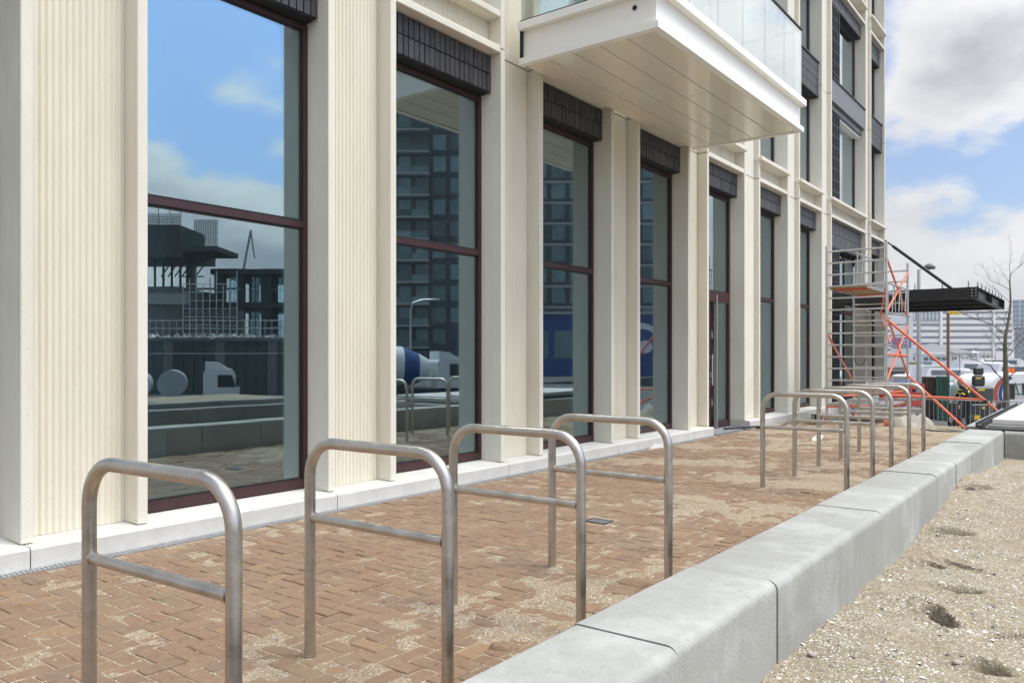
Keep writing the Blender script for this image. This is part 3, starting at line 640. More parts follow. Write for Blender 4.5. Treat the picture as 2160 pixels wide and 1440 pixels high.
bays = [(PY[k] + PW, PY[k + 1], k - 1) for k in range(len(PY) - 1)] + [(PY[-1] + PW, 24.84, 7), (25.52, 27.25, 8)]
for y0, y1, k in bays:
    wide = k == 7
    # ledges with a recessed spandrel between them
    for zl in (5.0, 11.1):
        CB('ledge', 'cream', bld, -6.45, FX - .004, y0 + .001, y1 - .001, zl, zl + .085, .008)
        if k >= 4: CB('ledge', 'cream', bld, -6.45, FX + .07, y0 - .10, y1 - .001, zl + .42, zl + .50, .008)
        else: CB('ledge', 'cream', bld, -6.45, FX - .004, y0 + .001, y1 - .001, zl + .42, zl + .50, .008)
        if k <= 4: ribbed('spandrel', y0 + .002, y1 - .002, zl + .08, zl + .425, RX, bld)
        else: BX('spandrel', 'cream', bld, RX - .1, RX, y0 + .002, y1 - .002, zl + .08, zl + .425)
    # ground floor
    if wide:
        lintel(y0, y1, 4.30, 4.995, -5.93, 2, False, pitch=.21)
    else: lintel(y0, y1, 4.56, 4.995, -5.95, 2, 0 <= k <= 4)
    if k == DOORK:
        wd = bpy.data.objects.new('door_front', None); col.objects.link(wd); wd.parent = bld
        f = frame('frame', wd, y0, y1, 2.60, 4.535, 'frame', .06, bot=.06); 
        pane(wd, y0 + .06, y1 - .06, 2.66, 4.475, WX - .03)
        f2 = MB().box(WX - .07, WX, y0, y0 + .05, .03, 2.599).box(WX - .07, WX, y1 - .07, y1, .03, 2.599).box(WX - .07, WX - .001, y0 + .049, y1 - .069, 2.45, 2.598).box(WX - .07, WX - .001, y0 + 1.06, y1 - .069, .03, .15).build('frame', 'frame', wd)
        CB('post', 'pale_grey', wd, WX - .05, WX + .02, y0 + 1.035, y0 + 1.06, .03, 2.59, .004)
        pane(wd, y0 + 1.07, y1 - .07, .15, 2.45, WX - .03)
        dl = MB()
        ya, yb = y0 + .06, y0 + 1.02
        dl.box(WX - .14, WX - .08, ya, ya + .11, .03, 2.44).box(WX - .14, WX - .08, yb - .11, yb, .03, 2.44).box(WX - .14, WX - .082, ya + .109, yb - .109, 2.33, 2.44).box(WX - .14, WX - .082, ya + .109, yb - .109, .03, .2)
        dlo = dl.build('door_leaf', 'frame', wd)
        MB().box(WX - .115, WX - .105, ya + .11, yb - .11, .2, 2.33).build('pane', 'door_glass', dlo)
        MB().tube([(WX + .0, yb - .17, .85), (WX + .0, yb - .17, 1.45)], .016, 12).tube([(WX - .08, yb - .17, .92), (WX, yb - .17, .92)], .009).tube([(WX - .08, yb - .17, 1.38), (WX, yb - .17, 1.38)], .009).build('handle', 'galv', dlo, True)
        MB().box(WX - .08, WX - .07, yb - .085, yb - .045, 1.0, 1.1).build('lock_plate', 'galv', dlo)
        for zh in (.45, 1.75): MB().tube([(WX - .07, yb - .02, zh), (WX - .07, yb - .02, zh + .14)], .012, 8).build('hinge', 'galv', dlo)
    else:
        wxx = WX - .07 if k < 0 else WX
        f = frame('window', bld, y0, y1, .166, 4.535, 'frame', .052, x=wxx, bars=(2.645,), bot=.085, vbars=((y0 + 1.25, y0 + 2.4) if wide else ()))
        pane(f, y0 + .052, y1 - .052, 2.675, 4.483, wxx - .032); pane(f, y0 + .052, y1 - .052, .251, 2.615, wxx - .032)
        BX('sill', 'interior_col', f, -6.6, -6.22, y0 + .01, y1 - .01, .166, .27)
    # first and second floor
    if wide:
        f = frame('window', bld, y0 + 1.25, y1, 5.52, 8.0, 'frame_grey', .06, bot=.08); pane(f, y0 + 1.3, y1 - .06, 5.6, 7.94, WX - .03, 'glass_up')
        f = frame('window', bld, y0 + 1.25, y1, 8.62, 10.72, 'frame_grey', .06, bot=.08); pane(f, y0 + 1.3, y1 - .06, 8.7, 10.66, WX - .03, 'glass_up')
        BX('shade_backing', 'dark', bld, -6.4, -6.13, y0, y0 + 1.252, 5.51, 11.0)  # black sheet painting the dark seen through the lattice
        CB('spandrel_panel', 'panel_grey', bld, -6.4, FX - .02, y0 + .003, y1 - .003, 8.03, 8.60, .006)
        CB('spandrel_cap', 'frame_grey', bld, -6.4, FX + .01, y0 + .003, y1 - .003, 8.603, 8.63, .004)
        CB('blind_box', 'panel_grey', bld, -6.3, FX - .10, y0 + .003, y1 - .003, 7.88, 8.026, .006)
        CB('blind_box', 'white', bld, -6.3, FX - .16, y0 + 1.26, y1 - .003, 7.80, 7.874, .006)
        lintel(y0, y1, 10.73, 11.095, -5.93, 1, False, pitch=.21)
    else:
        f = frame('window', bld, y0, y1, 5.52, 7.86, 'frame_grey', .065, bot=.09); pane(f, y0 + .065, y1 - .065, 5.61, 7.795, WX - .03, 'glass_up')
        lintel(y0, y1, 7.86, 8.70, -5.88, 4, False, 'brick_band')
        CB('band_cap', 'frame_grey', bld, -6.3, -5.85, y0 + .003, y1 - .003, 8.702, 8.74, .004)
        f = frame('window', bld, y0, y1, 8.75, 10.56, 'frame_grey', .065, bot=.09); pane(f, y0 + .065, y1 - .065, 8.84, 10.495, WX - .03, 'glass_up')
        lintel(y0, y1, 10.57, 11.095, -5.95, 2, False)
    f = frame('window', bld, y0, y1, 11.62, 14.3, 'frame_grey', .065, bot=.09); pane(f, y0 + .065, y1 - .065, 11.71, 14.235, WX - .03, 'glass_up')
# lattice screens of the wide bay
for z0, z1 in ((.17, 4.29), (5.51, 7.87), (8.64, 10.72)):
    b = MB(); ya, yb = PY[-1] + PW + .01, PY[-1] + PW + 1.22
    n = 7; p = (yb - ya) / n
    for i in range(n + 1): b.box(-5.99, -5.93, ya + p * i - .02, ya + p * i + .02, z0, z1)
    m_ = int((z1 - z0) / .29)
    for j in range(m_ + 1): b.box(-5.985, -5.936, ya, yb, z0 + (z1 - z0 - .03) * j / m_, z0 + (z1 - z0 - .03) * j / m_ + .028)
    b.build('lattice_screen', 'brick_dark', bld)
# rooms behind the glass
BX('interior_floor', 'interior_floor', bld, -13, -6.46, -.3, 27, .02, .12)
BX('interior_ceiling', 'interior', bld, -13, -6.46, -.3, 27, 4.62, 4.95)
BX('interior_wall', 'interior', bld, -13.3, -13, -.3, 27, .0, 14.3)
BX('interior_wall', 'interior', bld, -13, -6.46, -.4, -.3, 0, 14.3)
for yy in (4.2, 7.0, 9.7, 12.4, 17.2, 20.0): BX('interior_column', 'interior_col', bld, -8.2, -7.8, yy - .2, yy + .2, .12, 4.62)
for zf in (5.2, 8.25, 11.3): BX('floor_slab', 'interior', bld, -13, -6.46, -.3, 27, zf, zf + .2)
for y0, y1, k in bays:
    for za, zb in ((5.5, 8.1), (8.6, 11.1), (11.6, 14.2)): BX('pane_backing', 'pane_backing', bld, -6.42, -6.40, y0 + .01, y1 - .01, za, zb)  # sheets added behind the upper panes, carrying the painted reflection tone
BX('roof', 'interior', bld, -13.3, -5.9, -.4, 27.3, 14.31, 14.6)

# balcony
bal = bpy.data.objects.new('balcony', None); col.objects.link(bal); bal.parent = bld
BX0, BX1, BY0, BY1, BZ = FX + .012, -3.92, 7.80, 12.86, 4.955
def ring(b, i, z0, z1):      # three-sided band, i = inset
    b.box(BX0, BX1 - i, BY0 + i, BY0 + i + .012, z0, z1).box(BX0, BX1 - i, BY1 - i - .012, BY1 - i, z0, z1).box(BX1 - i - .012, BX1 - i, BY0 + i + .0125, BY1 - i - .0125, z0, z1)
def rim(name, i, wd_, z0, z1):
    b = MB(); b.box(BX0, BX1 - i, BY0 + i, BY0 + i + wd_, z0, z1).box(BX0, BX1 - i, BY1 - i - wd_, BY1 - i, z0, z1).box(BX1 - i - wd_, BX1 - i, BY0 + i + wd_ + .001, BY1 - i - wd_ - .001, z0, z1)
    return b.build(name, 'white', bal)
rim('flange', 0, .09, BZ, BZ + .075)
rim('fascia', .055, .03, BZ + .0752, BZ + .41)
rim('flange', -.03, .17, BZ + .4102, BZ + .505)
BX('deck', 'slab', bal, BX0, BX1 - .1, BY0 + .1, BY1 - .1, BZ + .40, BZ + .50)
BX('soffit_backing', 'dark', bal, BX0, BX1 - .1, BY0 + .1, BY1 - .1, BZ + .06, BZ + .1)
nxs = 5; xa, xb = BX0 + .01, BX1 - .095; p = (xb - xa) / nxs
for i in range(nxs):
    for y0, y1 in ((BY0 + .095, 10.18), (10.19, BY1 - .095)): CB('soffit_panel', 'soffit', bal, xa + p * i + .006, xa + p * (i + 1) - .006, y0, y1, BZ + .012, BZ + .03, .003)
MB().tube([(-4.23, BY0 + .062, BZ + .30), (-4.23, BY0 + .045, BZ + .30)], .036, 16).build('drain_ring', 'galv', bal); MB().tube([(-4.23, BY0 + .06, BZ + .30), (-4.23, BY0 + .0435, BZ + .30)], .026, 16).build('drain_opening', 'dark', bal)
BX('wall_bracket', 'blackseal', bal, BX0 - .004, BX0 + .03, BY0 + .02, BY0 + .05, BZ + .076, BZ + .409)
gz0, gz1 = BZ + .507, BZ + 1.60; gi = .03
for ya, yb in ((BY0 + gi - .012, BY0 + gi + .03), (BY1 - gi - .03, BY1 - gi + .012)): BX('glass_channel', 'blackseal', bal, BX0, BX1 - gi - .03, ya, yb, gz0, gz0 + .035)
npan = 6; yl = (BY1 - BY0 - 2 * gi) / npan
for i in range(npan):
    BX('glass_pane', 'rail_glass', bal, BX1 - gi - .016, BX1 - gi, BY0 + gi + yl * i + .005, BY0 + gi + yl * (i + 1) - .005, gz0, gz1)
for yy in (BY0 + gi, BY1 - gi - .016):
    xm = (BX0 + BX1) / 2
    BX('glass_pane', 'rail_glass', bal, BX0 + .01, xm - .004, yy, yy + .016, gz0 + .02, gz1); BX('glass_pane', 'rail_glass', bal, xm + .004, BX1 - gi - .02, yy, yy + .016, gz0 + .02, gz1)
MB().box(BX1 - gi - .028, BX1 - gi + .012, BY0 + gi - .01, BY1 - gi + .01, gz1, gz1 + .03).box(BX0, BX1 - gi - .029, BY0 + gi - .01, BY0 + gi + .03, gz1, gz1 + .03).box(BX0, BX1 - gi - .029, BY1 - gi - .03, BY1 - gi + .01, gz1, gz1 + .03).build('handrail', 'blackseal', bal)

# ------------------------------------------------------------------ cycle racks
def rack_meshes():
    r, W, Ht, br = .0255, .85, 1.005, .155
    path = [(0, 0, -.06), (0, 0, Ht - br)]
    for k in range(1, 9):
        a = R(90) * k / 8; path.append((br - br * math.cos(a), 0, Ht - br + br * math.sin(a)))
    path.append((W - br, 0, Ht))
    for k in range(1, 9):
        a = R(90) * k / 8; path.append((W - br + br * math.sin(a), 0, Ht - br + br * math.cos(a)))
    path.append((W, 0, -.06))
    hoop = MB().tube(path, r, 20).mesh('hoop', 'steel', True)
    bar = MB().tube([(r * .8, 0, .655), (W - r * .8, 0, .655)], .0205, 18, False)
    for x in (r + .001, W - r - .001): bar.tube([(x - .004, 0, .655), (x + .004, 0, .655)], .0235, 18)
    return hoop, bar.mesh('crossbar', 'steel', True)
HM, CM = rack_meshes()
rlab = ['steel cycle rack nearest the camera at lower left', 'second steel cycle rack from the left, before second window', 'third steel cycle rack from the left, behind the second', 'fourth steel cycle rack from the left, before the third window',
        'front rack of the far cluster of cycle racks', 'second rack of the far cluster of cycle racks', 'middle rack of the far cluster of cycle racks', 'fourth rack of the far cluster of cycle racks', 'rearmost rack of the far cluster, nearest the scaffold tower']
for i, y in enumerate((1.392, 2.39, 3.39, 4.40, 8.375, 9.42, 10.41, 11.41, 12.37)):
    t = thing('cycle_rack', rlab[i], 'cycle rack', (-2.985 + .006 * ((i * 7) % 3 - 1), y, .012 if i == 0 else 0), R(2.3) if i == 0 else R(.4 * ((i * 5) % 3 - 1)), 'stainless steel cycle racks on the paving')
    inst(HM, 'hoop', t); inst(CM, 'crossbar', t)

# ------------------------------------------------------------------ small things on the paving
g = thing('floor_drain', 'small dark gully grate set in the brick paving', 'drain', (-3.50, 5.86, 0), R(0))
b = MB().box(-.1, .1, -.08, -.07, -.05, .004).box(-.1, .1, .07, .08, -.05, .004).box(-.1, -.09, -.07, .07, -.05, .004).box(.09, .1, -.07, .07, -.05, .004); b.build('rim', 'black', g)
for i in range(7): MB().box(-.084 + i * .0265, -.073 + i * .0265, -.07, .07, -.03, .003).build('bar', 'panel_grey', g)
BX('sump', 'dark', g, -.1, .1, -.08, .08, -.09, -.055)
def lump(name, m, loc, sx, sy, sz, label, cat, seed, rz=0, sharp=9, res=26):
    rg = random.Random(seed); off = rg.uniform(0, 50); V = []; Fc = []
    n = res
    for j in range(n + 1):
        for i in range(n + 1):
            u, v = i / n * 2 - 1, j / n * 2 - 1; q = max(0, 1 - (abs(u) ** 2.4 + abs(v) ** 2.4) ** .8)
            z = sz * (q ** .55) * (.65 + .75 * noise.noise(Vector((u * 1.7 + off, v * 1.7, 1)))) + sz * .30 * abs(noise.noise(Vector((u * sharp * .4 + off, v * sharp * .5, 3)))) * (q ** .3)
            V.append((u * sx * (1 + .15 * noise.noise(Vector((u + off, v, 7)))), v * sy * (1 + .15 * noise.noise(Vector((u, v + off, 9)))), z if q > 0 else -.01))
    Fc = [(j * (n + 1) + i, j * (n + 1) + i + 1, (j + 1) * (n + 1) + i + 1, (j + 1) * (n + 1) + i) for j in range(n) for i in range(n)]
    o = MB().add(V, Fc).build(name, m, None, True); o.location = loc; o.rotation_euler = (0, 0, rz); return tag(o, label, cat)
lump('crumpled_rag', 'rag', (-5.62, 11.1, .0), .06, .22, .07, 'crumpled white rag at foot of building by fourth window', 'rag', 4)
lump('crumpled_sheet', 'rag', (-4.1, 14.2, -.01), .09, .65, .03, 'white crumpled sheet lying behind the far racks', 'sheet', 8, R(12))
lump('crumpled_sheet', 'rag', (-5.05, 17.9, -.02), .3, .5, .16, 'white bundled sheet by the plinth near scaffold tower', 'sheet', 15)
lump('beige_tarpaulin', 'tarp', (-3.28, 17.6, -.05), .32, .50, .38, 'folded beige tarpaulin heaped beside the scaffold wheel', 'tarpaulin', 3, R(-30), 7, 34)
lump('broken_brick', 'paver', (-2.35, 3.02, .0), .06, .035, .04, 'broken brick fragment in sand beside second rack', 'brick', 31, R(20), 9, 10)
t = thing('garden_lantern', 'low round lantern with pale cap beside the plinth', 'lantern', (-4.95, 17.1, -.03))
MB().tube([(0, 0, 0), (0, 0, .03)], .13, 16).build('base', 'machine', t)
for a in range(4): MB().tube([(.1 * math.cos(a * 1.571), .1 * math.sin(a * 1.571), .03), (.1 * math.cos(a * 1.571), .1 * math.sin(a * 1.571), .24)], .014, 8).build('post', 'machine', t)
MB().tube([(0, 0, .03), (0, 0, .24)], .07, 12).build('lens', 'machine_grey', t, True)
b = MB(); b.tube([(0, 0, .24), (0, 0, .255)], .19, 20); b.tube([(0, 0, .255), (0, 0, .30)], .18, 20, True, .05); b.build('cap', 'galv', t, True)
def hose(name, pts, r, label, m='cable'):
    P = []
    for i in range(len(pts) - 1):
        p0 = Vector(pts[max(0, i - 1)]); p1 = Vector(pts[i]); p2 = Vector(pts[i + 1]); p3 = Vector(pts[min(len(pts) - 1, i + 2)])
        for k in range(6):
            q = k / 6; P.append(.5 * ((2 * p1) + (-p0 + p2) * q + (2 * p0 - 5 * p1 + 4 * p2 - p3) * q * q + (-p0 + 3 * p1 - 3 * p2 + p3) * q ** 3))
    P.append(Vector(pts[-1])); return tag(MB().tube(P, r, 8).build(name, m, None, True), label, 'hose')
hose('hose', [(-2.95, 16.9, .0), (-2.6, 16.6, .01), (-2.2, 16.9, .0), (-2.0, 17.3, .01), (-2.35, 17.6, .0)], .022, 'black hose looping across the sand below the barrier')
hose('hose', [(-2.75, 17.3, .0), (-2.4, 17.0, .01), (-2.0, 16.4, .0), (-1.8, 15.5, .01), (-1.75, 14.8, .0)], .02, 'dark hose running along the sand towards the edging wall', 'slab_dark')
hose('hose', [(-2.2, 13.3, .01), (-1.95, 13.9, .0), (-1.8, 14.6, .02)], .018, 'short dark hose end lying against the edging wall')
hose('cable', [(-5.55, 15.2, .02), (-5.3, 15.5, .02), (-5.35, 16.1, .01), (-5.4, 16.6, .01)], .016, 'black cable lying in front of the doorway')
tag(MB().tube([(-5.85, 14.35, .05), (-5.45, 15.35, .045)], .02, 8).build('pipe_offcut', 'cable'), 'short black pipe lying across the door threshold', 'pipe')

# ------------------------------------------------------------------ scaffold tower
SC = thing('scaffold_tower', 'aluminium rolling scaffold tower with orange braces against the building', 'scaffold', (0, 0, 0))
SY0, SY1 = 17.35, 19.85; XA, XB = -4.82, -3.66; XB2 = -3.74
def tb(name, p, q, r=.024, m='alu', par=SC, seg=10):
    return MB().tube([p, q], r, seg).build(name, m, par, True)
for (y, xb, top) in ((SY0, XB, 3.72), (SY1, XB2, 3.52)):
    xa = XA - (XB - xb)
    fr = tb('frame_post', (xa, y, .17), (xa, y, top)); fr2 = tb('frame_post', (xb, y, .17), (xb, y, top))
    for i in range(14):
        z = .42 + .2445 * i
        if z < top - .05: tb('rung', (xa, y, z), (xb, y, z), .0195)
for (x, y) in ((XA, SY0), (XB, SY0), (XA - .08, SY1), (XB2, SY1)):
    wz = .095 - .03
    wl = MB().tube([(x - .025, y, wz), (x + .025, y, wz)], .09, 20).build('wheel', 'orange', SC, True)
    MB().tube([(x - .03, y, wz), (x + .03, y, wz)], .035, 12).build('hub', 'galv', wl, True)
    MB().box(x - .04, x - .03, y - .03, y + .03, wz - .02, .17).box(x + .03, x + .04, y - .03, y + .03, wz - .02, .17).box(x - .04, x + .04, y - .03, y + .03, .168, .2).build('castor_fork', 'galv', SC)
pl = MB().box(XA + .091, XB - .371, SY0 - .02, SY1 + .05, 2.83, 2.86).build('platform', 'bgbrown', SC)
MB().box(XA + .05, XA + .09, SY0 - .06, SY1 + .08, 2.80, 2.86).box(XB - .37, XB - .33, SY0 - .02, SY1 + .08, 2.80, 2.86).build('platform_rail', 'galv', pl)
MB().box(XA + .09, XB - .37, SY0 + .2, SY0 + .25, 2.78, 2.829).box(XA + .09, XB - .37, SY1 - .3, SY1 - .25, 2.78, 2.829).build('platform_joist', 'orange', pl)
for p, q in (((XB, SY0, .9), (XB2, SY1, 2.1)), ((XB, SY0, 2.25), (XB2, SY1, 1.0)), ((XB, SY0, 2.3), (XB2, SY1, 3.3)), ((XB, SY0, 3.4), (XB2, SY1, 2.3)), ((XA, SY0, 1.9), (XA - .08, SY1, .8)), ((XA, SY0, .55), (XB2, SY1, .62)), ((XB, SY0, 1.45), (XB2, SY1, 1.42)), ((XB, SY0, 2.85), (XB - .3, SY0 + .9, 2.3)), ((XB - .3, SY0 + .9, 2.3), (XB, SY0 + .3, 1.7))):
    tb('brace', p, q, .022, 'orange')
# guard frame of thin bars beside the platform
gf = MB()
for i in range(6):
    y = SY0 + .3 + i * .32; gf.tube([(XB - .02, y, 2.3 + .02 * i), (XB - .02, y + (.12 if i % 2 else -.1), 2.9)], .012, 8)
gf.tube([(XB - .02, SY0 + .1, 2.3), (XB - .02, SY1 - .1, 2.3)], .018, 8).tube([(XB - .02, SY0 + .1, 2.9), (XB - .02, SY1 - .1, 2.9)], .018, 8).build('guard_frame', 'alu', SC, True)
gf = MB()
for i in range(5):
    y = SY0 + .2 + i * .3; gf.tube([(XA + .55, y, 2.9), (XA + .55 + .05 * (i % 2), y + .05, 3.55)], .012, 8)
gf.tube([(XA + .55, SY0 + .1, 3.55), (XA + .55, SY0 + 1.5, 3.55)], .018, 8).build('hatch_guard', 'alu', SC, True)
A0, A1 = Vector((XB, SY0, 2.16)), Vector((-1.41, 18.0, -.02))
ol = tb('outrigger', A0, A0.lerp(A1, .82), .027, 'orange'); tb('outrigger_tip', A0.lerp(A1, .82), A1, .022, 'alu', ol)
MB().tube([A0.lerp(A1, .735), A0.lerp(A1, .755)], .042, 12).build('clamp', 'machine', ol)
tb('outrigger', (XB, SY0, .63), A0.lerp(A1, .73), .025, 'orange'); tb('outrigger', (XB2, SY1, .97), (-2.29, 17.6, 0), .026, 'orange')
tb('outrigger', (XA, SY0, .35), (XA + .9, SY0 - .5, .42), .022, 'orange')
tag(MB().box(XA - .1, XB - .1, SY0 + .3, SY1 - .2, .36, .40).box(XA + .3, XA + .8, SY0 + .4, SY0 + .9, .401, .50).box(XA + .75, XB - .2, SY0 + .35, SY0 + .5, .401, .46).build('deck', 'galv', SC))
hl = MB()
for k in range(13):
    pass
tag(MB().tube([(XA + .55, SY0, 1.36), (XA + .6, SY0 - .03, 1.25), (XA + .7, SY0 - .03, 1.22), (XA + .78, SY0, 1.36)], .008, 6).build('strap', 'cable', SC))
# red plastic barrier behind
t = thing('plastic_barrier', 'red plastic road barrier standing behind the scaffold tower', 'barrier', at(1902, 868, 21.2), R(20)); t.location.z = -.03
for i, zz_ in enumerate((.12, .34, .56)):
    CB('bar', 'red', t, -.55, .55, -.06 + .01 * i, .06 - .01 * i, zz_, zz_ + .15, .015)
for x in (-.5, -.15, .2, .5): CB('upright', 'red', t, x - .045, x + .045, -.05, .05, .03, .72, .012)
for x in (-.4, .4): CB('foot', 'machine', t, x - .12, x + .12, -.2, .2, 0, .05, .01)

# ------------------------------------------------------------------ steel canopy
CN = thing('steel_canopy', 'black steel canopy frame hung from building corner by a tie rod', 'canopy', (0, 0, 0))
CX0, CX1, CY0, CY1, CZ0, CZ1 = -5.78, -2.54, 21.5, 27.1, 2.77, 3.04
def chan(name, p, q, hgt, flange, side):
    """C-section beam from p to q (bottom outer line), flanges on the given side"""
    p, q = Vector(p), Vector(q); t = (q - p).normalized(); nrm = Vector((-t.y, t.x, 0)) * side; up = Vector((0, 0, hgt)); b = MB()
    def slab(a0, a1, b0, b1):
        V = [p + nrm * a0 + up * b0, p + nrm * a1 + up * b0, p + nrm * a1 + up * b1, p + nrm * a0 + up * b1]; V += [v + (q - p) for v in V]
        b.add(V, [(0, 1, 2, 3), (4, 7, 6, 5), (0, 4, 5, 1), (1, 5, 6, 2), (2, 6, 7, 3), (3, 7, 4, 0)])
    slab(0, .012, 0, 1); slab(.0125, flange, 0, .05); slab(.0125, flange, .95, 1); b.fix = True
    return b.build(name, 'black', CN)
chan('beam', (CX0, CY0, CZ0), (CX1, CY0, CZ0), CZ1 - CZ0, .12, 1); chan('beam', (CX0, CY1, CZ0), (CX1, CY1, CZ0), CZ1 - CZ0, .12, -1)
chan('beam', (CX1 - .13, CY0 + .125, CZ0 + .002), (CX1 - .13, CY1 - .125, CZ0 + .002), CZ1 - CZ0 - .004, .12, -1)
chan('beam', (CX0 + .01, CY0 + .125, CZ0 + .002), (CX0 + .01, CY1 - .125, CZ0 + .002), CZ1 - CZ0 - .004, .1, -1)
for y in (23.35, 25.2): chan('cross_beam', (CX0 + .15, y, CZ0 + .01), (CX1 - .14, y, CZ0 + .01), CZ1 - CZ0 - .02, .1, 1)
MB().box(CX0 + .1, CX1 - .15, CY0 + .1, CY1 - .1, CZ1 - .03, CZ1 - .006).build('roof_deck', 'black', CN)
CB('stiffener_plate', 'black', CN, CX1 - .12, CX1 - .004, 24.2, 24.215, CZ0 + .015, CZ1 - .015, .002)
bolt = MB().tube([(0, 0, 0), (0, -.014, 0)], .014, 8).mesh('bolt', 'galv')
for x in (CX1 - .05, CX1 - .13):
    for z in (CZ0 + .06, CZ0 + .135, CZ0 + .21): inst(bolt, 'bolt', CN, (x, CY0 - .001, z))
for z in (CZ0 + .06, CZ0 + .135, CZ0 + .21): inst(bolt, 'bolt', CN, (CX1 - .001, CY1 - .06, z), (0, 0, R(90)))
stud = MB().tube([(0, 0, 0), (0, 0, .16)], .008, 6).tube([(0, 0, .05), (0, 0, .06)], .028, 8).tube([(0, 0, .10), (0, 0, .11)], .02, 8).box(-.04, .04, -.04, .04, 0, .008).mesh('stud', 'black')
for x in (-4.9, -3.9, -3.3, -2.75): inst(stud, 'stud', CN, (x, CY0 + .06, CZ1))
for i in range(8): inst(stud, 'stud', CN, (CX1 - .07, CY0 + .5 + i * .72, CZ1 - .003))
r0, r1 = Vector((FX + .03, 27.15, 5.07)), Vector((-3.42, 27.05, 3.03))
rod = tb('tie_rod', r0.lerp(r1, .1), r0.lerp(r1, .97), .05, 'black', CN); tb('rod_end', r0, r0.lerp(r1, .12), .024, 'black', CN); tb('rod_end', r0.lerp(r1, .95), r1, .024, 'black', CN)
r0b, r1b = Vector((FX + .03, 21.0, 5.07)), Vector((-3.42, 21.55, 3.03))

# ------------------------------------------------------------------ quay: barriers, lamp, pile, containers, machine, lorry
def barrier(i, p, ang):
    t = thing('crowd_barrier', ['galvanised crowd barrier left of the black machine, behind the lamp post', 'galvanised crowd barrier in front of the black machine', 'galvanised crowd barrier in front of the white lorry'][i], 'barrier', p, ang, 'galvanised barriers along the quay')
    MB().tube([(0, 0, .1), (0, 0, 1.1), (2.3, 0, 1.1), (2.3, 0, .1)], .02, 8).build('frame', 'galv', t, True); tb('rail', (0, 0, .18), (2.3, 0, .18), .016, 'galv', t, 8)
    for k in range(18): tb('bar', (.12 + k * .121, 0, .18), (.12 + k * .121, 0, 1.09), .0075, 'galv', t, 6)
    for x in (.3, 2.0): MB().box(x - .03, x + .03, -.25, .25, 0, .02).tube([(x, 0, .01), (x, 0, .18)], .015, 6).build('foot', 'galv', t)
f0 = at(1915, 0, 24.5); f1 = at(2130, 0, 23.0)
dv = (f1 - f0); dv.z = 0; an = math.atan2(dv.y, dv.x)
for i in range(3):
    q = f0 + dv.normalized() * (2.36 * i - 2.5 + 0.0); barrier(i, (q.x, q.y, LOW), an)
t = thing('lamp_post', 'grey lamp post with round head behind the scaffold', 'lamp post', tuple(at(1938, 0, 27.5).xy) + (LOW,))
MB().tube([(0, 0, 0), (0, 0, .6)], .10, 14, True, .085).tube([(0, 0, .6), (0, 0, 5.4)], .085, 14, True, .05).build('pole', 'galv', t, True)
MB().tube([(0, 0, 5.38), (.08, .06, 5.46), (.2, .15, 5.48)], .03, 8).build('arm', 'galv', t, True)
b = MB(); b.tube([(.28, .21, 5.42), (.28, .21, 5.50)], .20, 18, True, .2).tube([(.28, .21, 5.50), (.28, .21, 5.60)], .2, 18, True, .06); b.build('lamp_head', 'machine_grey', t, True)
pp = at(2000, 0, 47.5)
t = thing('mooring_pile', 'brown rusty steel pile with yellow plate on top', 'pile', (pp.x, pp.y, LOW))
MB().tube([(0, 0, 0), (0, 0, 5.0)], .085, 14).build('pile', 'brown_steel', t, True); MB().tube([(0, 0, -.2), (0, 0, .12)], .22, 14).build('collar', 'galv', t, True)
sp_ = MB().box(-.05, .75, -.04, .04, 4.90, 5.1).build('plate', 'yellow', t); sp_.rotation_euler = (0, 0, YAW + .1); 
for k in range(3): o = MB().box(.12 + .17 * k, .2 + .17 * k, -.045, -.041, 4.96, 5.04).build('mark', 'machine', sp_)

def container(name, u0, u1, vt, d, m, label, ang, depth=2.0):
    a, c = at(u0, 0, d), at(u1, 0, d); hgt = at(u0, vt, d).z - LOW; wdt = (c - a).length
    t = thing(name, label, 'container', (a.x, a.y, LOW), math.atan2(c.y - a.y, c.x - a.x) + ang)
    MB().box(.04, wdt - .04, .04, depth, .12, hgt - .04).build('body', m, t)
    for x in (0, wdt - .09): CB('corner_post', m, t, x, x + .09, -.02, .08, .05, hgt, .01)
    for z in (.05, hgt - .1): CB('rail', m, t, .09, wdt - .09, -.015, .06, z, z + .1, .01)
    n = max(3, int(wdt / .22))
    for k in range(1, n): CB('rib', m, t, wdt * k / n - .03, wdt * k / n + .03, -.01, .05, .15, hgt - .1, .008)
    CB('rail', m, t, .09, wdt - .09, -.012, .05, hgt * .52, hgt * .52 + .07, .008)
    for k in range(2): CB('skid', m, t, .1, wdt - .1, .2 + k * (depth - .7), .35 + k * (depth - .7), 0, .121, .01)
    return t
container('waste_container', 1944, 1974, 794, 31, 'rustbrown', 'rusty brown waste container beside the lamp post', -.46, 2.0)
container('waste_container', 1975, 2000, 793, 30, 'green', 'green ribbed waste container right of the rusty one', -.46, 1.8)
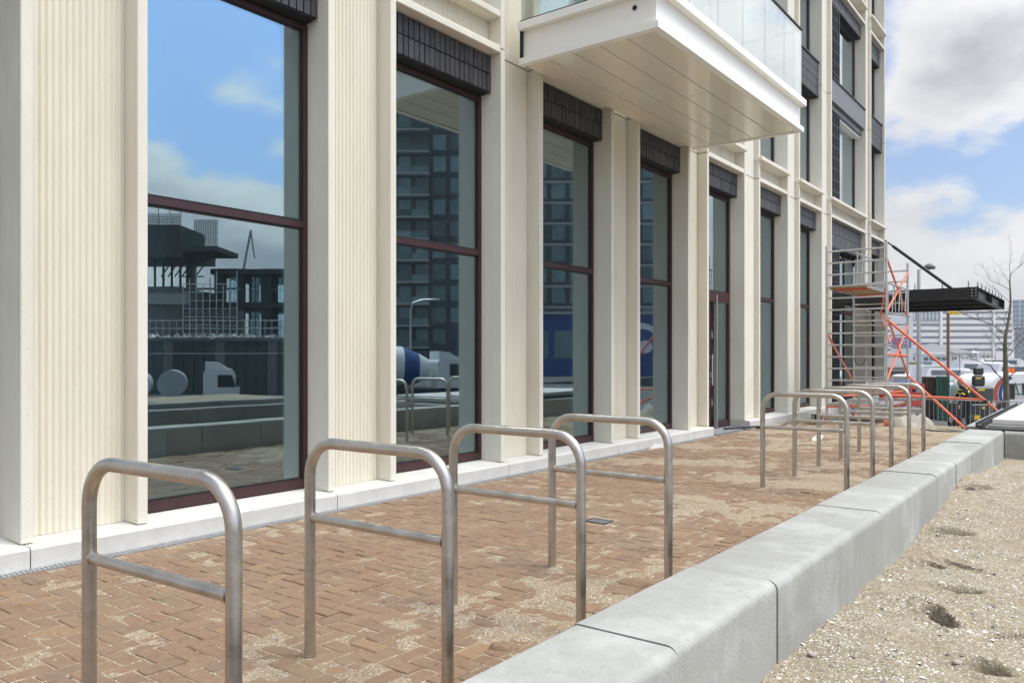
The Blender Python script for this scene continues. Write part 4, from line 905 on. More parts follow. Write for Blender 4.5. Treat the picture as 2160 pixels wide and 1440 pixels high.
# black machine
pm = at(2055, 0, 26.5)
t = thing('site_machine', 'black site machine with yellow labels behind the barriers', 'machine', (pm.x, pm.y, LOW), YAW)
CB('chassis', 'machine', t, -.5, .45, -.4, .7, .28, .85, .04); CB('hood', 'machine_grey', t, -.2, .47, -.35, .55, .86, 1.42, .06)
CB('seat_back', 'machine', t, -.18, .22, -.28, -.12, 1.43, 1.78, .05); CB('headrest', 'machine', t, -.15, .18, -.28, -.14, 1.79, 2.06, .05)
CB('label_plate', 'yellow', t, -.12, .06, -.29, -.285, 1.66, 1.71, .001); CB('label_plate', 'yellow', t, -.1, .14, -.365, -.355, 1.28, 1.34, .001)
CB('label_plate', 'yellow', t, -.24, -.04, -.415, -.405, .34, .48, .001); CB('label_plate', 'yellow', t, .02, .12, -.415, -.405, .68, .76, .001)
for x in (-.5, .35):
    for y in (-.3, .5):
        wl = MB().tube([(x, y, .28), (x + .16, y, .28)], .28, 18).build('wheel', 'rubber', t, True); MB().tube([(x - .005, y, .28), (x + .165, y, .28)], .12, 12).build('rim', 'galv', wl, True)
tb('aerial', (-.3, .3, 1.4), (-.32, .3, 2.5), .008, 'machine', t, 6)
# worker bending beside the machine
M['workwear'] = mat('black_workwear', (.012, .012, .014), (.02, .02, .023), 30, .85, bump=.2, bscale=40)
M['skin'] = mat('skin', (.50, .30, .22), rough=.6)
M['hair'] = mat('dark_hair', (.05, .03, .02), rough=.8)
M['shoe'] = mat('work_boots', (.03, .025, .02), rough=.7)
M['hivis'] = mat('hi_vis_band', (.75, .62, .05), rough=.6)
pw = at(2038, 0, 25.7)
wk = thing('person', 'person in black workwear with yellow shoulder bands bending beside black machine', 'person', (pw.x, pw.y, LOW), YAW)
V = {'pel': ((.06, 0, .93), .145), 'sp': ((.0, 0, 1.10), .135), 'ch': ((-.09, 0, 1.30), .155), 'nk': ((-.16, 0, 1.45), .06), 'hd': ((-.21, -.01, 1.555), .088), 'tp': ((-.245, -.015, 1.63), .075),
     'sl': ((-.13, -.17, 1.36), .07), 'el': ((-.27, -.21, 1.10), .05), 'wl': ((-.33, -.2, .88), .034), 'pl': ((-.35, -.2, .81), .032), 'sr': ((-.06, .17, 1.36), .07), 'er': ((-.17, .23, 1.11), .05), 'wr': ((-.33, .16, .97), .034), 'pr': ((-.39, .14, .94), .032),
     'hl': ((.04, -.10, .86), .105), 'kl': ((-.03, -.11, .48), .068), 'al': ((.05, -.12, .10), .045), 'tl': ((-.12, -.12, .045), .04), 'hr': ((.09, .10, .86), .105), 'kr': ((.06, .11, .48), .068), 'ar': ((.15, .11, .10), .045), 'tr': ((-.02, .11, .045), .04)}
E_ = [('pel', 'sp'), ('sp', 'ch'), ('ch', 'nk'), ('nk', 'hd'), ('hd', 'tp'), ('ch', 'sl'), ('sl', 'el'), ('el', 'wl'), ('wl', 'pl'), ('ch', 'sr'), ('sr', 'er'), ('er', 'wr'), ('wr', 'pr'), ('pel', 'hl'), ('hl', 'kl'), ('kl', 'al'), ('al', 'tl'), ('pel', 'hr'), ('hr', 'kr'), ('kr', 'ar'), ('ar', 'tr')]
for h_, dr_ in (('pl', Vector((-.15, 0, -1))), ('pr', Vector((-.95, -.2, -.3)))):
    p0 = Vector(V[h_][0]); sd_ = Vector((0, 1, 0)) if h_ == 'pl' else Vector((.2, .6, .5))
    for i_ in range(5):
        ln_ = (.05, .075, .085, .08, .06)[i_]; q = p0 + sd_ * (.018 * (i_ - 2)) + dr_.normalized() * .03; nm = h_ + 'f%d' % i_
        V[nm] = (tuple(q), .009); V[nm + 'e'] = (tuple(q + (dr_.normalized() + (sd_ * -.9 if i_ == 0 else Vector((.25, 0, 0)))).normalized() * ln_), .008); E_ += [(h_, nm), (nm, nm + 'e')]
ks = list(V); me = bpy.data.meshes.new('body'); me.from_pydata([V[k][0] for k in ks], [(ks.index(p), ks.index(q)) for p, q in E_], [])
bo = bpy.data.objects.new('body', me); col.objects.link(bo); bo.modifiers.new('skin', 'SKIN'); sb = bo.modifiers.new('sub', 'SUBSURF'); sb.levels = 2; sb.render_levels = 2
for i_, k in enumerate(ks): me.skin_vertices[0].data[i_].radius = (V[k][1], V[k][1])
me.skin_vertices[0].data[0].use_root = True
dg = bpy.context.evaluated_depsgraph_get(); nm_ = bpy.data.meshes.new_from_object(bo.evaluated_get(dg)); bpy.data.objects.remove(bo)
for k in ('workwear', 'skin', 'shoe'): nm_.materials.append(M[k])
for p in nm_.polygons:
    p.use_smooth = True; q = p.center
    if q.z > 1.47 or (q - Vector(V['pl'][0])).length < .12 and q.z < .86 or (q - Vector(V['pr'][0])).length < .1 and q.x < -.35: p.material_index = 1
    elif q.z < .13: p.material_index = 2
inst(nm_, 'body', wk)
MB().tube([(-.185, 0, 1.60), (-.215, -.008, 1.66), (-.235, -.012, 1.70)], .088, 12, True, .05).build('hair', 'hair', wk, True)
for i_, (p, q, r_, k) in enumerate((((-.055, 0, 1.22), (-.07, 0, 1.26), .165, 'hivis'), ((-.205, -.19, 1.22), (-.225, -.195, 1.185), .066, 'hivis'), ((-.12, .2, 1.24), (-.135, .205, 1.20), .066, 'hivis'), ((-.10, 0, 1.345), (-.11, 0, 1.38), .15, 'hivis'), ((-.11, 0, 1.381), (-.117, 0, 1.395), .14, 'white_van'))): MB().tube([p, q], r_, 18).build('hi_vis_band', k, wk, True)
# white lorry front with curved stripes
pv = at(2084, 0, 29.0)
t = thing('white_lorry', 'white lorry with curved blue and russet stripes beside the bare tree', 'lorry', (pv.x, pv.y, LOW), YAW + R(4))
prof = [(0, .35), (0, 1.15)] + [(.05 + .75 * (1 - math.cos(R(a))), 1.15 + .60 * math.sin(R(a))) for a in (20, 40, 60, 75, 90)] + [(2.3, 1.80), (2.3, .35)]
bd_ = MB().prism(prof, 0, 2.2); bd_.build('cab', 'white_van', t, True)
def arc_strip(cx_, cz_, ro, ri, a0, a1, y):
    P = [(cx_ + ro * math.cos(R(a0 + (a1 - a0) * k / 16)), cz_ + ro * math.sin(R(a0 + (a1 - a0) * k / 16))) for k in range(17)]
    Q = [(cx_ + 0.05 + ri * math.cos(R(a0 + (a1 - a0) * k / 16)), cz_ + ri * math.sin(R(a0 + (a1 - a0) * k / 16))) for k in range(17)][::-1]
    return MB().prism(P + Q, y, y - .006)
arc_strip(.92, 1.02, .72, .60, 112, 228, -.001).build('stripe', 'stripe_red', t); arc_strip(1.08, 1.03, .68, .60, 108, 232, -.001).build('stripe', 'blue', t)
CB('window', 'machine', t, .78, 1.02, -.012, -.002, .85, 1.42, .004); CB('window', 'office_glass', t, 1.3, 2.1, -.012, -.002, 1.0, 1.42, .004)
for x in (.55, 1.8):
    wl = MB().tube([(x, -.02, .36), (x, .25, .36)], .36, 20).build('wheel', 'rubber', t, True); MB().tube([(x, -.03, .36), (x, .1, .36)], .18, 14).build('rim', 'galv', wl, True)
for x in (.93, 1.12): MB().tube([(x, .25, 1.80), (x, .25, 1.98)], .085, 12, True, .07).build('beacon', 'beacon', t, True)
for k in range(4): tb('rack_tube', (1.0 + .3 * k, -.05, 1.45), (1.15 + .3 * k, -.05, 1.0), .02, 'green', t, 6)
tb('rack_tube', (.95, -.05, 1.4), (2.2, -.05, 1.42), .025, 'green', t, 6); tb('rack_tube', (.95, -.05, 1.05), (2.2, -.05, 1.05), .02, 'green', t, 6)

# bare tree
pt = at(2122, 0, 27.0); DT = 27.0
tr = thing('bare_tree', 'slim leafless tree standing behind the white lorry', 'tree', (pt.x, pt.y, LOW))
tr_off = Vector(tr.location)
def lp(u, v, dd=0): return at(u, v, DT + dd) - tr_off
stem = [(2123, 905), (2123, 850), (2122, 800), (2121, 765), (2120, 730), (2121, 708), (2125, 690), (2129, 665), (2132, 640), (2131, 612), (2130, 596), (2131, 578)]
trunk = MB(); n = len(stem); rad = [.105, .098, .086, .075, .062, .054, .047, .04, .033, .027, .021, .015]
P = [lp(u, v) for u, v in stem]
seg = 12; base = len(trunk.v)
for i in range(n - 1): trunk.tube([P[i], P[i].lerp(P[i + 1], .5), P[i + 1]], rad[i], seg, False, rad[i + 1])
trunk.build('trunk', 'bark', tr, True)
rt = random.Random(12); tw = MB()
def grow(p, d, ln, r, depth):
    pts = [p]; q = p.copy(); dd = d.copy()
    k = 4
    for i in range(k):
        dd = (dd + Vector((rt.gauss(0, .13), rt.gauss(0, .13), rt.gauss(.05, .10)))).normalized(); q = q + dd * ln / k; pts.append(q.copy())
    tw.tube(pts, r, 6, False, r * .45)
    if depth > 0:
        for i in range(rt.choice((2, 3, 3))):
            j = rt.randint(1, k); s = Vector((rt.gauss(0, 1), rt.gauss(0, 1), rt.gauss(.3, .7))).normalized()
            grow(pts[j], (dd * .75 + s * .7).normalized(), ln * rt.uniform(.42, .62), r * .55, depth - 1)
main = [([(2122, 808), (2105, 790), (2090, 772), (2060, 760), (2028, 752)], .032, -.6), ([(2121, 708), (2112, 700), (2095, 685), (2065, 675), (2040, 665), (2022, 659)], .03, -.8), ([(2125, 690), (2117, 675), (2100, 662), (2085, 655)], .022, .5),
        ([(2120, 735), (2108, 718), (2095, 700), (2080, 680)], .02, .9), ([(2120, 742), (2100, 728), (2085, 715)], .018, -.2), ([(2121, 756), (2135, 742), (2150, 725), (2165, 705)], .025, -.4), ([(2124, 735), (2140, 715), (2160, 700)], .022, .6), ([(2124, 700), (2140, 694), (2162, 688)], .02, 0),
        ([(2123, 800), (2140, 785), (2160, 775)], .03, -.5), ([(2131, 580), (2140, 570), (2152, 560), (2156, 540)], .016, .2), ([(2131, 578), (2129, 560), (2134, 535)], .014, -.1), ([(2131, 612), (2110, 600), (2090, 592), (2078, 570)], .016, .4), ([(2132, 640), (2120, 628), (2105, 615), (2090, 605)], .014, -.5), ([(2131, 600), (2122, 585), (2112, 570)], .012, -.3)]
for pts, r, dd in main:
    Q = [lp(u, v, dd * i / (len(pts) - 1)) for i, (u, v) in enumerate(pts)]
    r *= .68; tw.tube(Q, r, 7, False, r * .4)
    for i in range(1, len(Q)):
        for _ in range(2):
            s = Vector((rt.gauss(0, 1), rt.gauss(0, 1), rt.gauss(.5, .7))).normalized(); grow(Q[i], ((Q[i] - Q[i - 1]).normalized() * .8 + s * .6).normalized(), rt.uniform(.25, .6), r * .38, 1)
tw.build('crown', 'twig', tr, True)

# boats -----------------------------------------------------------------
def boat(u, v, d, ln, hull, label, ang, cabin=True, sc=1.0):
    p = at(u, 0, d); t = thing('boat', label, 'boat', (p.x, p.y, -1.72), ang + YAW, 'boats moored in the harbour')
    P = [(-.5, -.16), (.2, -.17), (.38, -.10), (.5, 0), (.38, .10), (.2, .17), (-.5, .16)]; V = []; n = len(P)
    for s, z in ((.86, 0), (1.0, .11 * ln), (.9, .13 * ln)): V += [(x * ln * s, y * ln * s, z + (.02 * ln if x > .3 else 0) * (z > 0)) for x, y in P]
    Fc = [tuple(range(n))[::-1], tuple(range(2 * n, 3 * n))] + [(r * n + i, r * n + (i + 1) % n, (r + 1) * n + (i + 1) % n, (r + 1) * n + i) for r in range(2) for i in range(n)]
    MB().add(V, Fc).build('hull', hull, t, True)
    if cabin:
        hz = .13 * ln; c = MB().prism([(-.35 * ln, hz), (.2 * ln, hz), (.08 * ln, hz + .11 * ln), (-.3 * ln, hz + .12 * ln)], -.12 * ln, .12 * ln).build('cabin', 'white_van', t)
        MB().box(-.28 * ln, .04 * ln, -.122 * ln, .122 * ln, hz + .05 * ln, hz + .095 * ln).build('cabin_window', 'office_glass', c)
    tb('rail', (.1 * ln, -.14 * ln, .2 * ln), (.45 * ln, 0, .22 * ln), .02, 'galv', t, 6)
bl_ = [(2008, 66, 9, 'hull_blue', 'navy hulled cabin boat left of the mooring pile', .1), (2052, 78, 9, 'white_van', 'white cabin boat behind the black machine', .5), (2085, 72, 11, 'hull_green', 'green hulled boat behind the lorry', .05), (2098, 64, 8, 'white_van', 'white motor boat just left of the tree trunk', -.3),
       (2148, 70, 10, 'hull_blue', 'navy hulled boat at right edge beyond the tree', .2), (2155, 62, 8, 'white_van', 'white boat at right edge above the lorry roof', .6), (2030, 92, 10, 'white_van', 'white boat beyond the navy one', .2), (2120, 95, 12, 'white_van', 'long white boat far behind the tree', .0), (2070, 110, 11, 'white_van', 'far white boat before the grey silo', .3), (1975, 88, 9, 'white_van', 'white boat beyond the green container', .2), (2150, 108, 11, 'hull_blue', 'farthest navy boat at right edge', -.2)]
for u, d, ln, h, lb, a in bl_: boat(u, 0, d, ln, h, lb, a)

# far bank ---------------------------------------------------------------
def front(u0, u1, d0, d1=None, face=False):
    if face: d1 = d0 * math.sqrt(1 + ((u0 - CXP) / FPX) ** 2) / math.sqrt(1 + ((u1 - CXP) / FPX) ** 2)
    a, c = at(u0, 0, d0), at(u1, 0, d1 or d0); a.z = c.z = 0
    return a, (c - a).length, math.atan2(c.y - a.y, c.x - a.x)
def hz(v, d): return EYE + (HYP - v) / FPX * d
a, wd_, an = front(1860, 2136, 420); D = 420
off = thing('office_block', 'long pale office block with dark horizontal window bands', 'building', (a.x, a.y, LOW), an)
top = hz(648, D) - LOW
BX('wall', 'office', off, 0, wd_, 0, 25, 0, top)
u2x = lambda u: (u - 1860) / 276 * wd_
segs = [(1862, 1938), (1941, 1981), (1988, 2092), (2100, 2134)]
for j in range(7):
    v = 659 + 13.05 * j; z0, z1 = hz(v + 2.6, D) - LOW, hz(v - 2.6, D) - LOW
    for i, (ua, ub) in enumerate(segs):
        BX('window_band', 'office_glass', off, u2x(ua), u2x(ub), -.05, .4, z0, z1)
        for k in range(1, 9): x = u2x(ua) + (u2x(ub) - u2x(ua)) * k / 9; 
for ua in (1981, 2092): BX('pilaster', 'office', off, u2x(ua) + .2, u2x(ua + 7) - .2, -.7, .1, 0, top - .3)
dkb = BX('dark_bay', 'tower_grey', off, u2x(1924), u2x(1981), -.5, .3, hz(676, D) - LOW, hz(640, D) - LOW)
for k in range(7):
    x = u2x(1926) + k * 2.0; BX('window_surround', 'arch_white', off, x, x + .45, -.7, -.5, hz(675, D) - LOW, hz(660, D) - LOW); BX('window_surround', 'arch_white', off, x, x + 1.2, -.72, -.5, hz(668, D) - LOW, hz(666.6, D) - LOW)
a, wd_, an = front(2136, 2215, 330, face=True); D = 330
gt = thing('glass_tower', 'pale blue glass tower at the right edge above arched facade', 'building', (a.x, a.y, LOW), an)
BX('glass_block', 'glass_tower', gt, 0, wd_, 0, 20, hz(690, D) - LOW, hz(633, D) - LOW); BX('arched_block', 'tower_grey', gt, .5, wd_, .5, 20, 0, hz(690, D) - LOW)
for k in range(5): BX('floor_line', 'arch_white', gt, -.05, wd_, -.06, .0, hz(642 + 10 * k, D) - LOW, hz(641 + 10 * k, D) - LOW)
for k in range(4): BX('mullion', 'arch_white', gt, 2.3 + 4 * k, 2.6 + 4 * k, -.08, 0, hz(690, D) - LOW, hz(633, D) - LOW)
BX('cornice', 'arch_white', gt, -.1, wd_, -.2, .2, hz(691, D) - LOW, hz(689, D) - LOW)
ar_ = MB()
for s, ri, ro in ((0, .55, .75),):
    Pq = [(.75 * math.cos(R(q)), 1.3 + .75 * math.sin(R(q))) for q in range(0, 181, 30)]; Qq = [(.5 * math.cos(R(q)), 1.3 + .5 * math.sin(R(q))) for q in range(180, -1, -30)]
    ar_.prism([(.75, 0)] + Pq + [(-.75, 0), (-.5, 0)] + Qq + [(.5, 0)], -.15, 0)
arm_ = ar_.mesh('arched_window', 'arch_white')
for r_ in range(5):
    for c_ in range(7): inst(arm_, 'arched_window', gt, (1.4 + 2.1 * c_, .5, hz(757 - 13 * r_, 330) - LOW))
def shed(name, u0, u1, vt, vb, d, m, label, cat='building', depth=10, roof=None):
    a, wd_, an = front(u0, u1, d, face=True); zb = LOW; zt = hz(vt, d) - LOW
    t = thing(name, label, cat, (a.x, a.y, LOW), an); BX('wall', m, t, 0, wd_, 0, depth, 0, zt)
    if roof: CB('roof', roof, t, -.2, wd_ + .2, -.3, depth, zt + .002, zt + .5, .05)
    return t, wd_, zt
t, wd_, zt = shed('white_hall', 1878, 1926, 650, 0, 160, 'bgwhite', 'tall white hall with a purple band behind the scaffold')
BX('purple_band', 'purple', t, .3, wd_ - .3, -.15, -.01, hz(733, 160) - LOW, hz(712, 160) - LOW)
for k in range(2): BX('lettering', 'white_van', t, wd_ * .55, wd_ * .8, -.2, -.16, hz(719 + 6 * k, 160) - LOW, hz(717 + 6 * k, 160) - LOW)
t, wd_, zt = shed('long_shed', 1870, 2068, 745, 0, 190, 'bgwhite', 'long low white shed on the far quay')
rf = MB().prism([(0, zt + .003), (wd_ * .5, zt + 2.3), (wd_, zt + .003)], -.4, 12).build('roof', 'bgwhite', t)
for k in range(9): BX('window', 'office_glass', t, 3 + wd_ / 9 * k, 3.9 + wd_ / 9 * k, -.06, .1, zt - 1.6, zt - .9)
t, wd_, zt = shed('houseboat', 1942, 1992, 749, 0, 150.5, 'bgwhite', 'white houseboat with square windows on the far quay', 'houseboat', 5, 'bgwhite')
for k in range(4): BX('window', 'office_glass', t, .5 + wd_ / 4 * k, 1.3 + wd_ / 4 * k, -.06, .1, zt - 1.0, zt - .35)
t, wd_, zt = shed('teal_shed', 1938, 1996, 763, 0, 148, 'teal', 'teal boarded shed below the white houseboat', 'shed', 3, None)
for k in range(5): BX('panel', 'glass_tower' if k % 2 else 'bgwhite', t, .3 + wd_ / 5 * k, .2 + wd_ / 5 * (k + 1) - .25, -.06, .1, zt - .75, zt - .25)
t, wd_, zt = shed('brown_hut', 1916, 1937, 770, 0, 120, 'bgbrown', 'small ochre hut left of the teal shed', 'hut', 3, 'bgbrown'); BX('door', 'machine', t, .4, 1.0, -.05, .05, 0, 1.0)
t, wd_, zt = shed('grey_store', 1995, 2030, 746, 0, 200, 'silo', 'grey store behind the mooring pile', 'shed', 8); BX('roof_edge', 'bgwhite', t, -.1, wd_ + .1, -.2, .1, zt - .3, zt + .05)
p = at(2055, 0, 175); t = thing('silo', 'grey metal silo left of the leafless thicket', 'silo', (p.x, p.y, LOW)); MB().tube([(0, 0, 0), (0, 0, 3.2)], .95, 20).build('drum', 'silo', t, True); MB().tube([(0, 0, 3.2), (0, 0, 3.8)], .98, 20, True, .2).build('cone', 'silo', t, True)
rg = random.Random(77); sc_ = MB()
p0 = at(2034, 0, 172)
for _ in range(260):
    r = abs(rg.gauss(0, 1.5)); a = rg.uniform(0, 6.28); h = max(0, 2.3 - r * .75) * rg.random(); chunk(sc_, Vector((p0.x + r * math.cos(a), p0.y + r * math.sin(a), LOW + h)), rg.uniform(.12, .4), rg, 1.2)
tag(sc_.build('scrap_heap', 'scrap'), 'heap of grey scrap metal beside the silo', 'scrap heap', kind='stuff')
th = MB(); p0 = at(2076, 0, 185)
for _ in range(420):
    q = Vector((p0.x + rg.gauss(0, 1.6), p0.y + rg.gauss(0, 1.6), LOW)); hgt = max(.8, 4.6 - (q.xy - p0.xy).length * .9) * rg.uniform(.5, 1); tp = q + Vector((rg.gauss(0, .5), rg.gauss(0, .5), hgt)); th.tube([q, q.lerp(tp, .5) + Vector((rg.gauss(0, .15), rg.gauss(0, .15), 0)), tp], .035, 3, False, .012)
tag(th.build('bare_thicket', 'hazetree'), 'grey leafless thicket on the far bank', 'thicket', kind='stuff')
for i, (u, h_, lb) in enumerate(((2092, 5.2, 'pair of pale masts right of the thicket'), (2100, 5.6, 'pale mast nearest the office pilaster'), (2012, 3.5, 'thin mast behind the orange outrigger'))):
    p = at(u, 0, 140); t = thing('mast', lb, 'mast', (p.x, p.y, -1.7)); tb('pole', (0, 0, 0), (0, 0, h_), .06, 'galv', t, 6); tb('boom', (0, 0, 1.8), (1.6, .5, 1.9), .05, 'galv', t, 6)
qw = MB(); a, wd_, an = front(1850, 2260, 149)
for k in range(60): pass
t = thing('quay_wall', 'low dark quay wall across the harbour', 'wall', (a.x, a.y, -2.0), an); BX('wall', 'site_dark', t, 0, wd_, 0, .6, 0, 1.35)
gw = MB()
for k in range(90):
    x = rg.uniform(0, wd_); chunk(gw, Vector((x, .2, 1.35)), rg.uniform(.15, .5), rg, .9)
tag(gw.build('clutter', 'scrap', t), kind='stuff')

# ------------------------------------------------------------------ across the street (mirrored in the windows)
GZ = -.05
def refl(u, v, d):
    """point seen mirrored in the ground floor glass"""
    q = at(u, v, d); return Vector((2 * (WX - .032) - q.x, q.y, q.z))
def face_frame(u0, u1, d, d1=None):
    if u0 > u1: u0, u1 = u1, u0
    a, c = refl(u0, 0, d), refl(u1, 0, d1 or d); a.z = c.z = 0
    return a, c, (c - a).length, math.atan2(c.y - a.y, c.x - a.x)
def tower(name, u0, u1, d, nf, fh, label, ncol, bal_cols, pale):
    a, c, wd_, an = face_frame(u0, u1, d)
    t = thing(name, label, 'building', (a.x, a.y, LOW), an)
    top = nf * fh + 1.5
    BX('wall', 'tower_dark', t, 0, wd_, -16, 0, 0, top)
    p = wd_ / ncol
    wm = MB().box(p * .14, p * .86, .0, .06, fh * .12, fh * .82).mesh('window', 'tower_glass')
    bm2 = MB().box(-.1, p * .95, 0, 1.5, -.15, .12).mesh('slab', 'tower_pale'); rm = MB().box(-.08, p * .93, 1.42, 1.45, .12, 1.1).mesh('railing', 'tower_glass')
    for f in range(nf):
        for k in range(ncol):
            inst(wm, 'window', t, (p * k, 0, f * fh + .6))
            if k in bal_cols:
                b = inst(bm2, 'balcony', t, (p * k, 0, f * fh + .5)); inst(rm, 'railing', b)
        if pale: BX('floor_band', 'tower_pale', t, -.02, wd_ + .02, -.5, .12, f * fh + .1, f * fh + .5)
    return t
tower('apartment_tower', 1090, 800, 122, 13, 3.3, 'dark apartment tower with balconies mirrored in the second window', 8, (1, 2, 5, 6), False)
tower('apartment_tower', 1388, 1120, 126, 15, 3.3, 'dark tower with pale floor bands mirrored in the third window', 7, (), True)
# blue hall
a, c, wd_, an = face_frame(1400, 1085, 98); t = thing('blue_hall', 'blue hall with white swoosh mirrored in the fourth window', 'building', (a.x, a.y, LOW), an)
BX('wall', 'blue', t, 0, wd_, -10, 0, 0, 7.6); BX('roof_edge', 'tower_pale', t, -.2, wd_ + .2, -10, .3, 7.6, 7.9)
for j in range(3): BX('window', 'tower_glass', t, 1.5 + 3.4 * j, 4.2 + 3.4 * j, .0, .08, 2.2, 5.6)
sx = wd_ - 3.2
MB().prism([(sx + 2.6 * math.cos(R(q)), 5 + 1.6 * math.sin(R(q))) for q in range(0, 200, 20)] + [(sx + .4 + 1.7 * math.cos(R(q)), 4.8 + 1.0 * math.sin(R(q))) for q in range(180, -1, -20)], .02, .1).build('swoosh', 'white_van', t)
MB().prism([(sx + .9 + .9 * math.cos(R(q)), 3.6 + .8 * math.sin(R(q))) for q in range(0, 360, 20)], .02, .11).build('swoosh', 'white_van', t)
# building site on the lower ground across the street
M['site_pane'] = glass('site_glazing', (.62, .86, .90), (.8, .95, 1.0), .15, .6)
a, c, wd_, an = face_frame(452, 760, 62); t = thing('unfinished_building', 'unfinished concrete building shell mirrored at right of first window', 'building', (a.x, a.y, LOW), an)
zs_ = [2.7 - LOW, 5.6 - LOW, 8.2 - LOW]
for z in zs_: BX('slab', 'site_dark', t, -.2, wd_, -9, .3, z - .42, z)
ncl = 7
for k in range(ncl):
    for y in (-.5, -8.6): BX('column', 'site_dark', t, (wd_ - .5) * k / (ncl - 1), (wd_ - .5) * k / (ncl - 1) + (.45 if k % 2 else .8), y, y + .5, 0, zs_[2] - .42)
for k in range(ncl - 1):
    xa_, xb_ = (wd_ - .5) * k / (ncl - 1) + .8, (wd_ - .5) * (k + 1) / (ncl - 1)
    for z in zs_[:2]:
        n = 3
        for j in range(n):
            if (k * 3 + j) % 7 == 6: BX('board', 'site_dark', t, xa_ + (xb_ - xa_) * j / n, xa_ + (xb_ - xa_) * (j + 1) / n - .05, -.9, -.85, z, z + 2.2)
            else: BX('glazing', 'site_pane', t, xa_ + (xb_ - xa_) * j / n, xa_ + (xb_ - xa_) * (j + 1) / n - .08, -.9, -.88, z, z + 2.2)
        tb('guard_rail', (xa_, .2, z + 1.0), (xb_, .2, z + 1.0), .03, 'galv', t, 6)
a, c, wd_, an = face_frame(200, 392, 58); W_ = wd_; g0 = -LOW; t = thing('concrete_core', 'concrete stair core with netted platform mirrored in first window', 'building', (a.x, a.y, LOW), an)
BX('wall', 'site_concrete', t, 0, W_ - .4, -8, 0, 0, 6.5 + g0); BX('slab_edge', 'tower_pale', t, 0, W_ + .1, -.4, .3, 5.2 + g0, 6.0 + g0)
for k in range(10): BX('column', 'site_dark', t, W_ - .5 - k * .62, W_ - .38 - k * .62, -.2, -.05, 6.5 + g0, 8.7 + g0)
BX('pillar', 'site_concrete', t, W_ - .9, W_ - .4, -3, -2.2, 6.5 + g0, 10.6 + g0)
BX('deck', 'site_dark', t, 0, W_ + .3, -5, 1.2, 8.5 + g0, 9.3 + g0); BX('formwork', 'site_dark', t, 0, W_ - .2, -4, .6, 9.3 + g0, 10.9 + g0)
BX('platform', 'site_dark', t, W_ + .3, W_ + 2.8, -3, 1.4, 8.9 + g0, 9.25 + g0)
for k in range(6): tb('bracket', (W_ + 2.5 - k * .5, 1.2, 8.9 + g0), (W_ + .8 - k * .5, .2, 7.2 + g0), .05, 'site_dark', t, 6)
tb('bracket_rail', (W_ - .4, .25, 7.2 + g0), (W_ + 1.4, .25, 7.2 + g0), .05, 'site_dark', t, 6)
def netting(x0, x1, z0, z1, y):
    nb = MB(); n = int((x1 - x0) / .12); m_ = int((z1 - z0) / .12)
    for i in range(n + 1): nb.box(x0 + (x1 - x0) * i / n - .022, x0 + (x1 - x0) * i / n + .022, y, y + .01, z0, z1)
    for j in range(m_ + 1): nb.box(x0, x1, y + .011, y + .02, z0 + (z1 - z0) * j / m_ - .022, z0 + (z1 - z0) * j / m_ + .022)
    tag(nb.build('netting', 'netting', t), kind='stuff')
netting(W_ + .3, W_ + 2.8, 9.25 + g0, 10.2 + g0, 1.4); netting(W_ + 1.2, W_ + 2.8, 10.2 + g0, 11.1 + g0, 1.4); netting(0, W_ - .1, 10.9 + g0, 11.6 + g0, .6)
for k in range(9): tb('standard', (W_ - .1 - k * .8, .65, 10.9 + g0), (W_ - .1 - k * .8, .65, 12.2 + g0), .03, 'galv', t, 6)
for z in (11.7, 12.15): tb('guard_rail', (0, .65, z + g0), (W_, .65, z + g0), .025, 'galv', t, 6)
a, c, wd_, an = face_frame(386, 500, 54); t = thing('facade_scaffold', 'facade scaffold beside the stair core mirrored in first window', 'scaffold', (a.x, a.y, LOW), an)
for k in range(9):
    x = wd_ * k / 8; tb('standard', (x, 0, 0), (x, 0, 7.2 + .5 * (k % 3)), .04, 'galv', t, 6)
for j in range(13): tb('ledger', (0, .02, .6 + .56 * j), (wd_, .02, .6 + .56 * j), .028, 'galv', t, 6)
for j in range(4): BX('deck_board', 'site_concrete', t, 0, wd_, -.9, -.05, 1.9 + 1.7 * j, 1.97 + 1.7 * j)
BX('sheet', 'site_concrete', t, 0, wd_, -1.3, -1.2, 0, 5.6)
a, c, wd_, an = face_frame(190, 760, 51); t = thing('basement_wall', 'long dark basement wall of the building site across the street', 'wall', (a.x, a.y, LOW), an)
n = 26
for k in range(n): CB('panel', 'site_concrete' if k % 5 == 2 else 'site_dark', t, wd_ * k / n + .02, wd_ * (k + 1) / n - .02, -.2 - .02 * (k % 3), 0, 0, 3.4, .02)
BX('coping', 'site_concrete', t, 0, wd_, -.3, .12, 3.41, 3.62)
for z in (2.6, 4.2, 4.7): tb('rail', (0, .2, z), (wd_, .2, z), .028, 'galv', t, 6)
for k in range(40): tb('post', (wd_ * k / 40, .2, 3.6), (wd_ * k / 40, .2, 4.75), .022, 'galv', t, 6)
rb_ = MB()
for k in range(160): chunk(rb_, Vector((rg.uniform(0, wd_), rg.uniform(-.8, .1), 3.62)), rg.uniform(.08, .35), rg, 1.0)
tag(rb_.build('rubble', 'scrap', t), kind='stuff')
p = refl(515, 0, 66); t = thing('pump_boom', 'raised concrete pump boom mirrored in first window', 'pump', (p.x, p.y, LOW)); q1, q2, q3 = refl(513, 575, 66) - p, refl(529, 486, 66) - p, refl(537, 510, 66) - p; q1.z -= 0; 
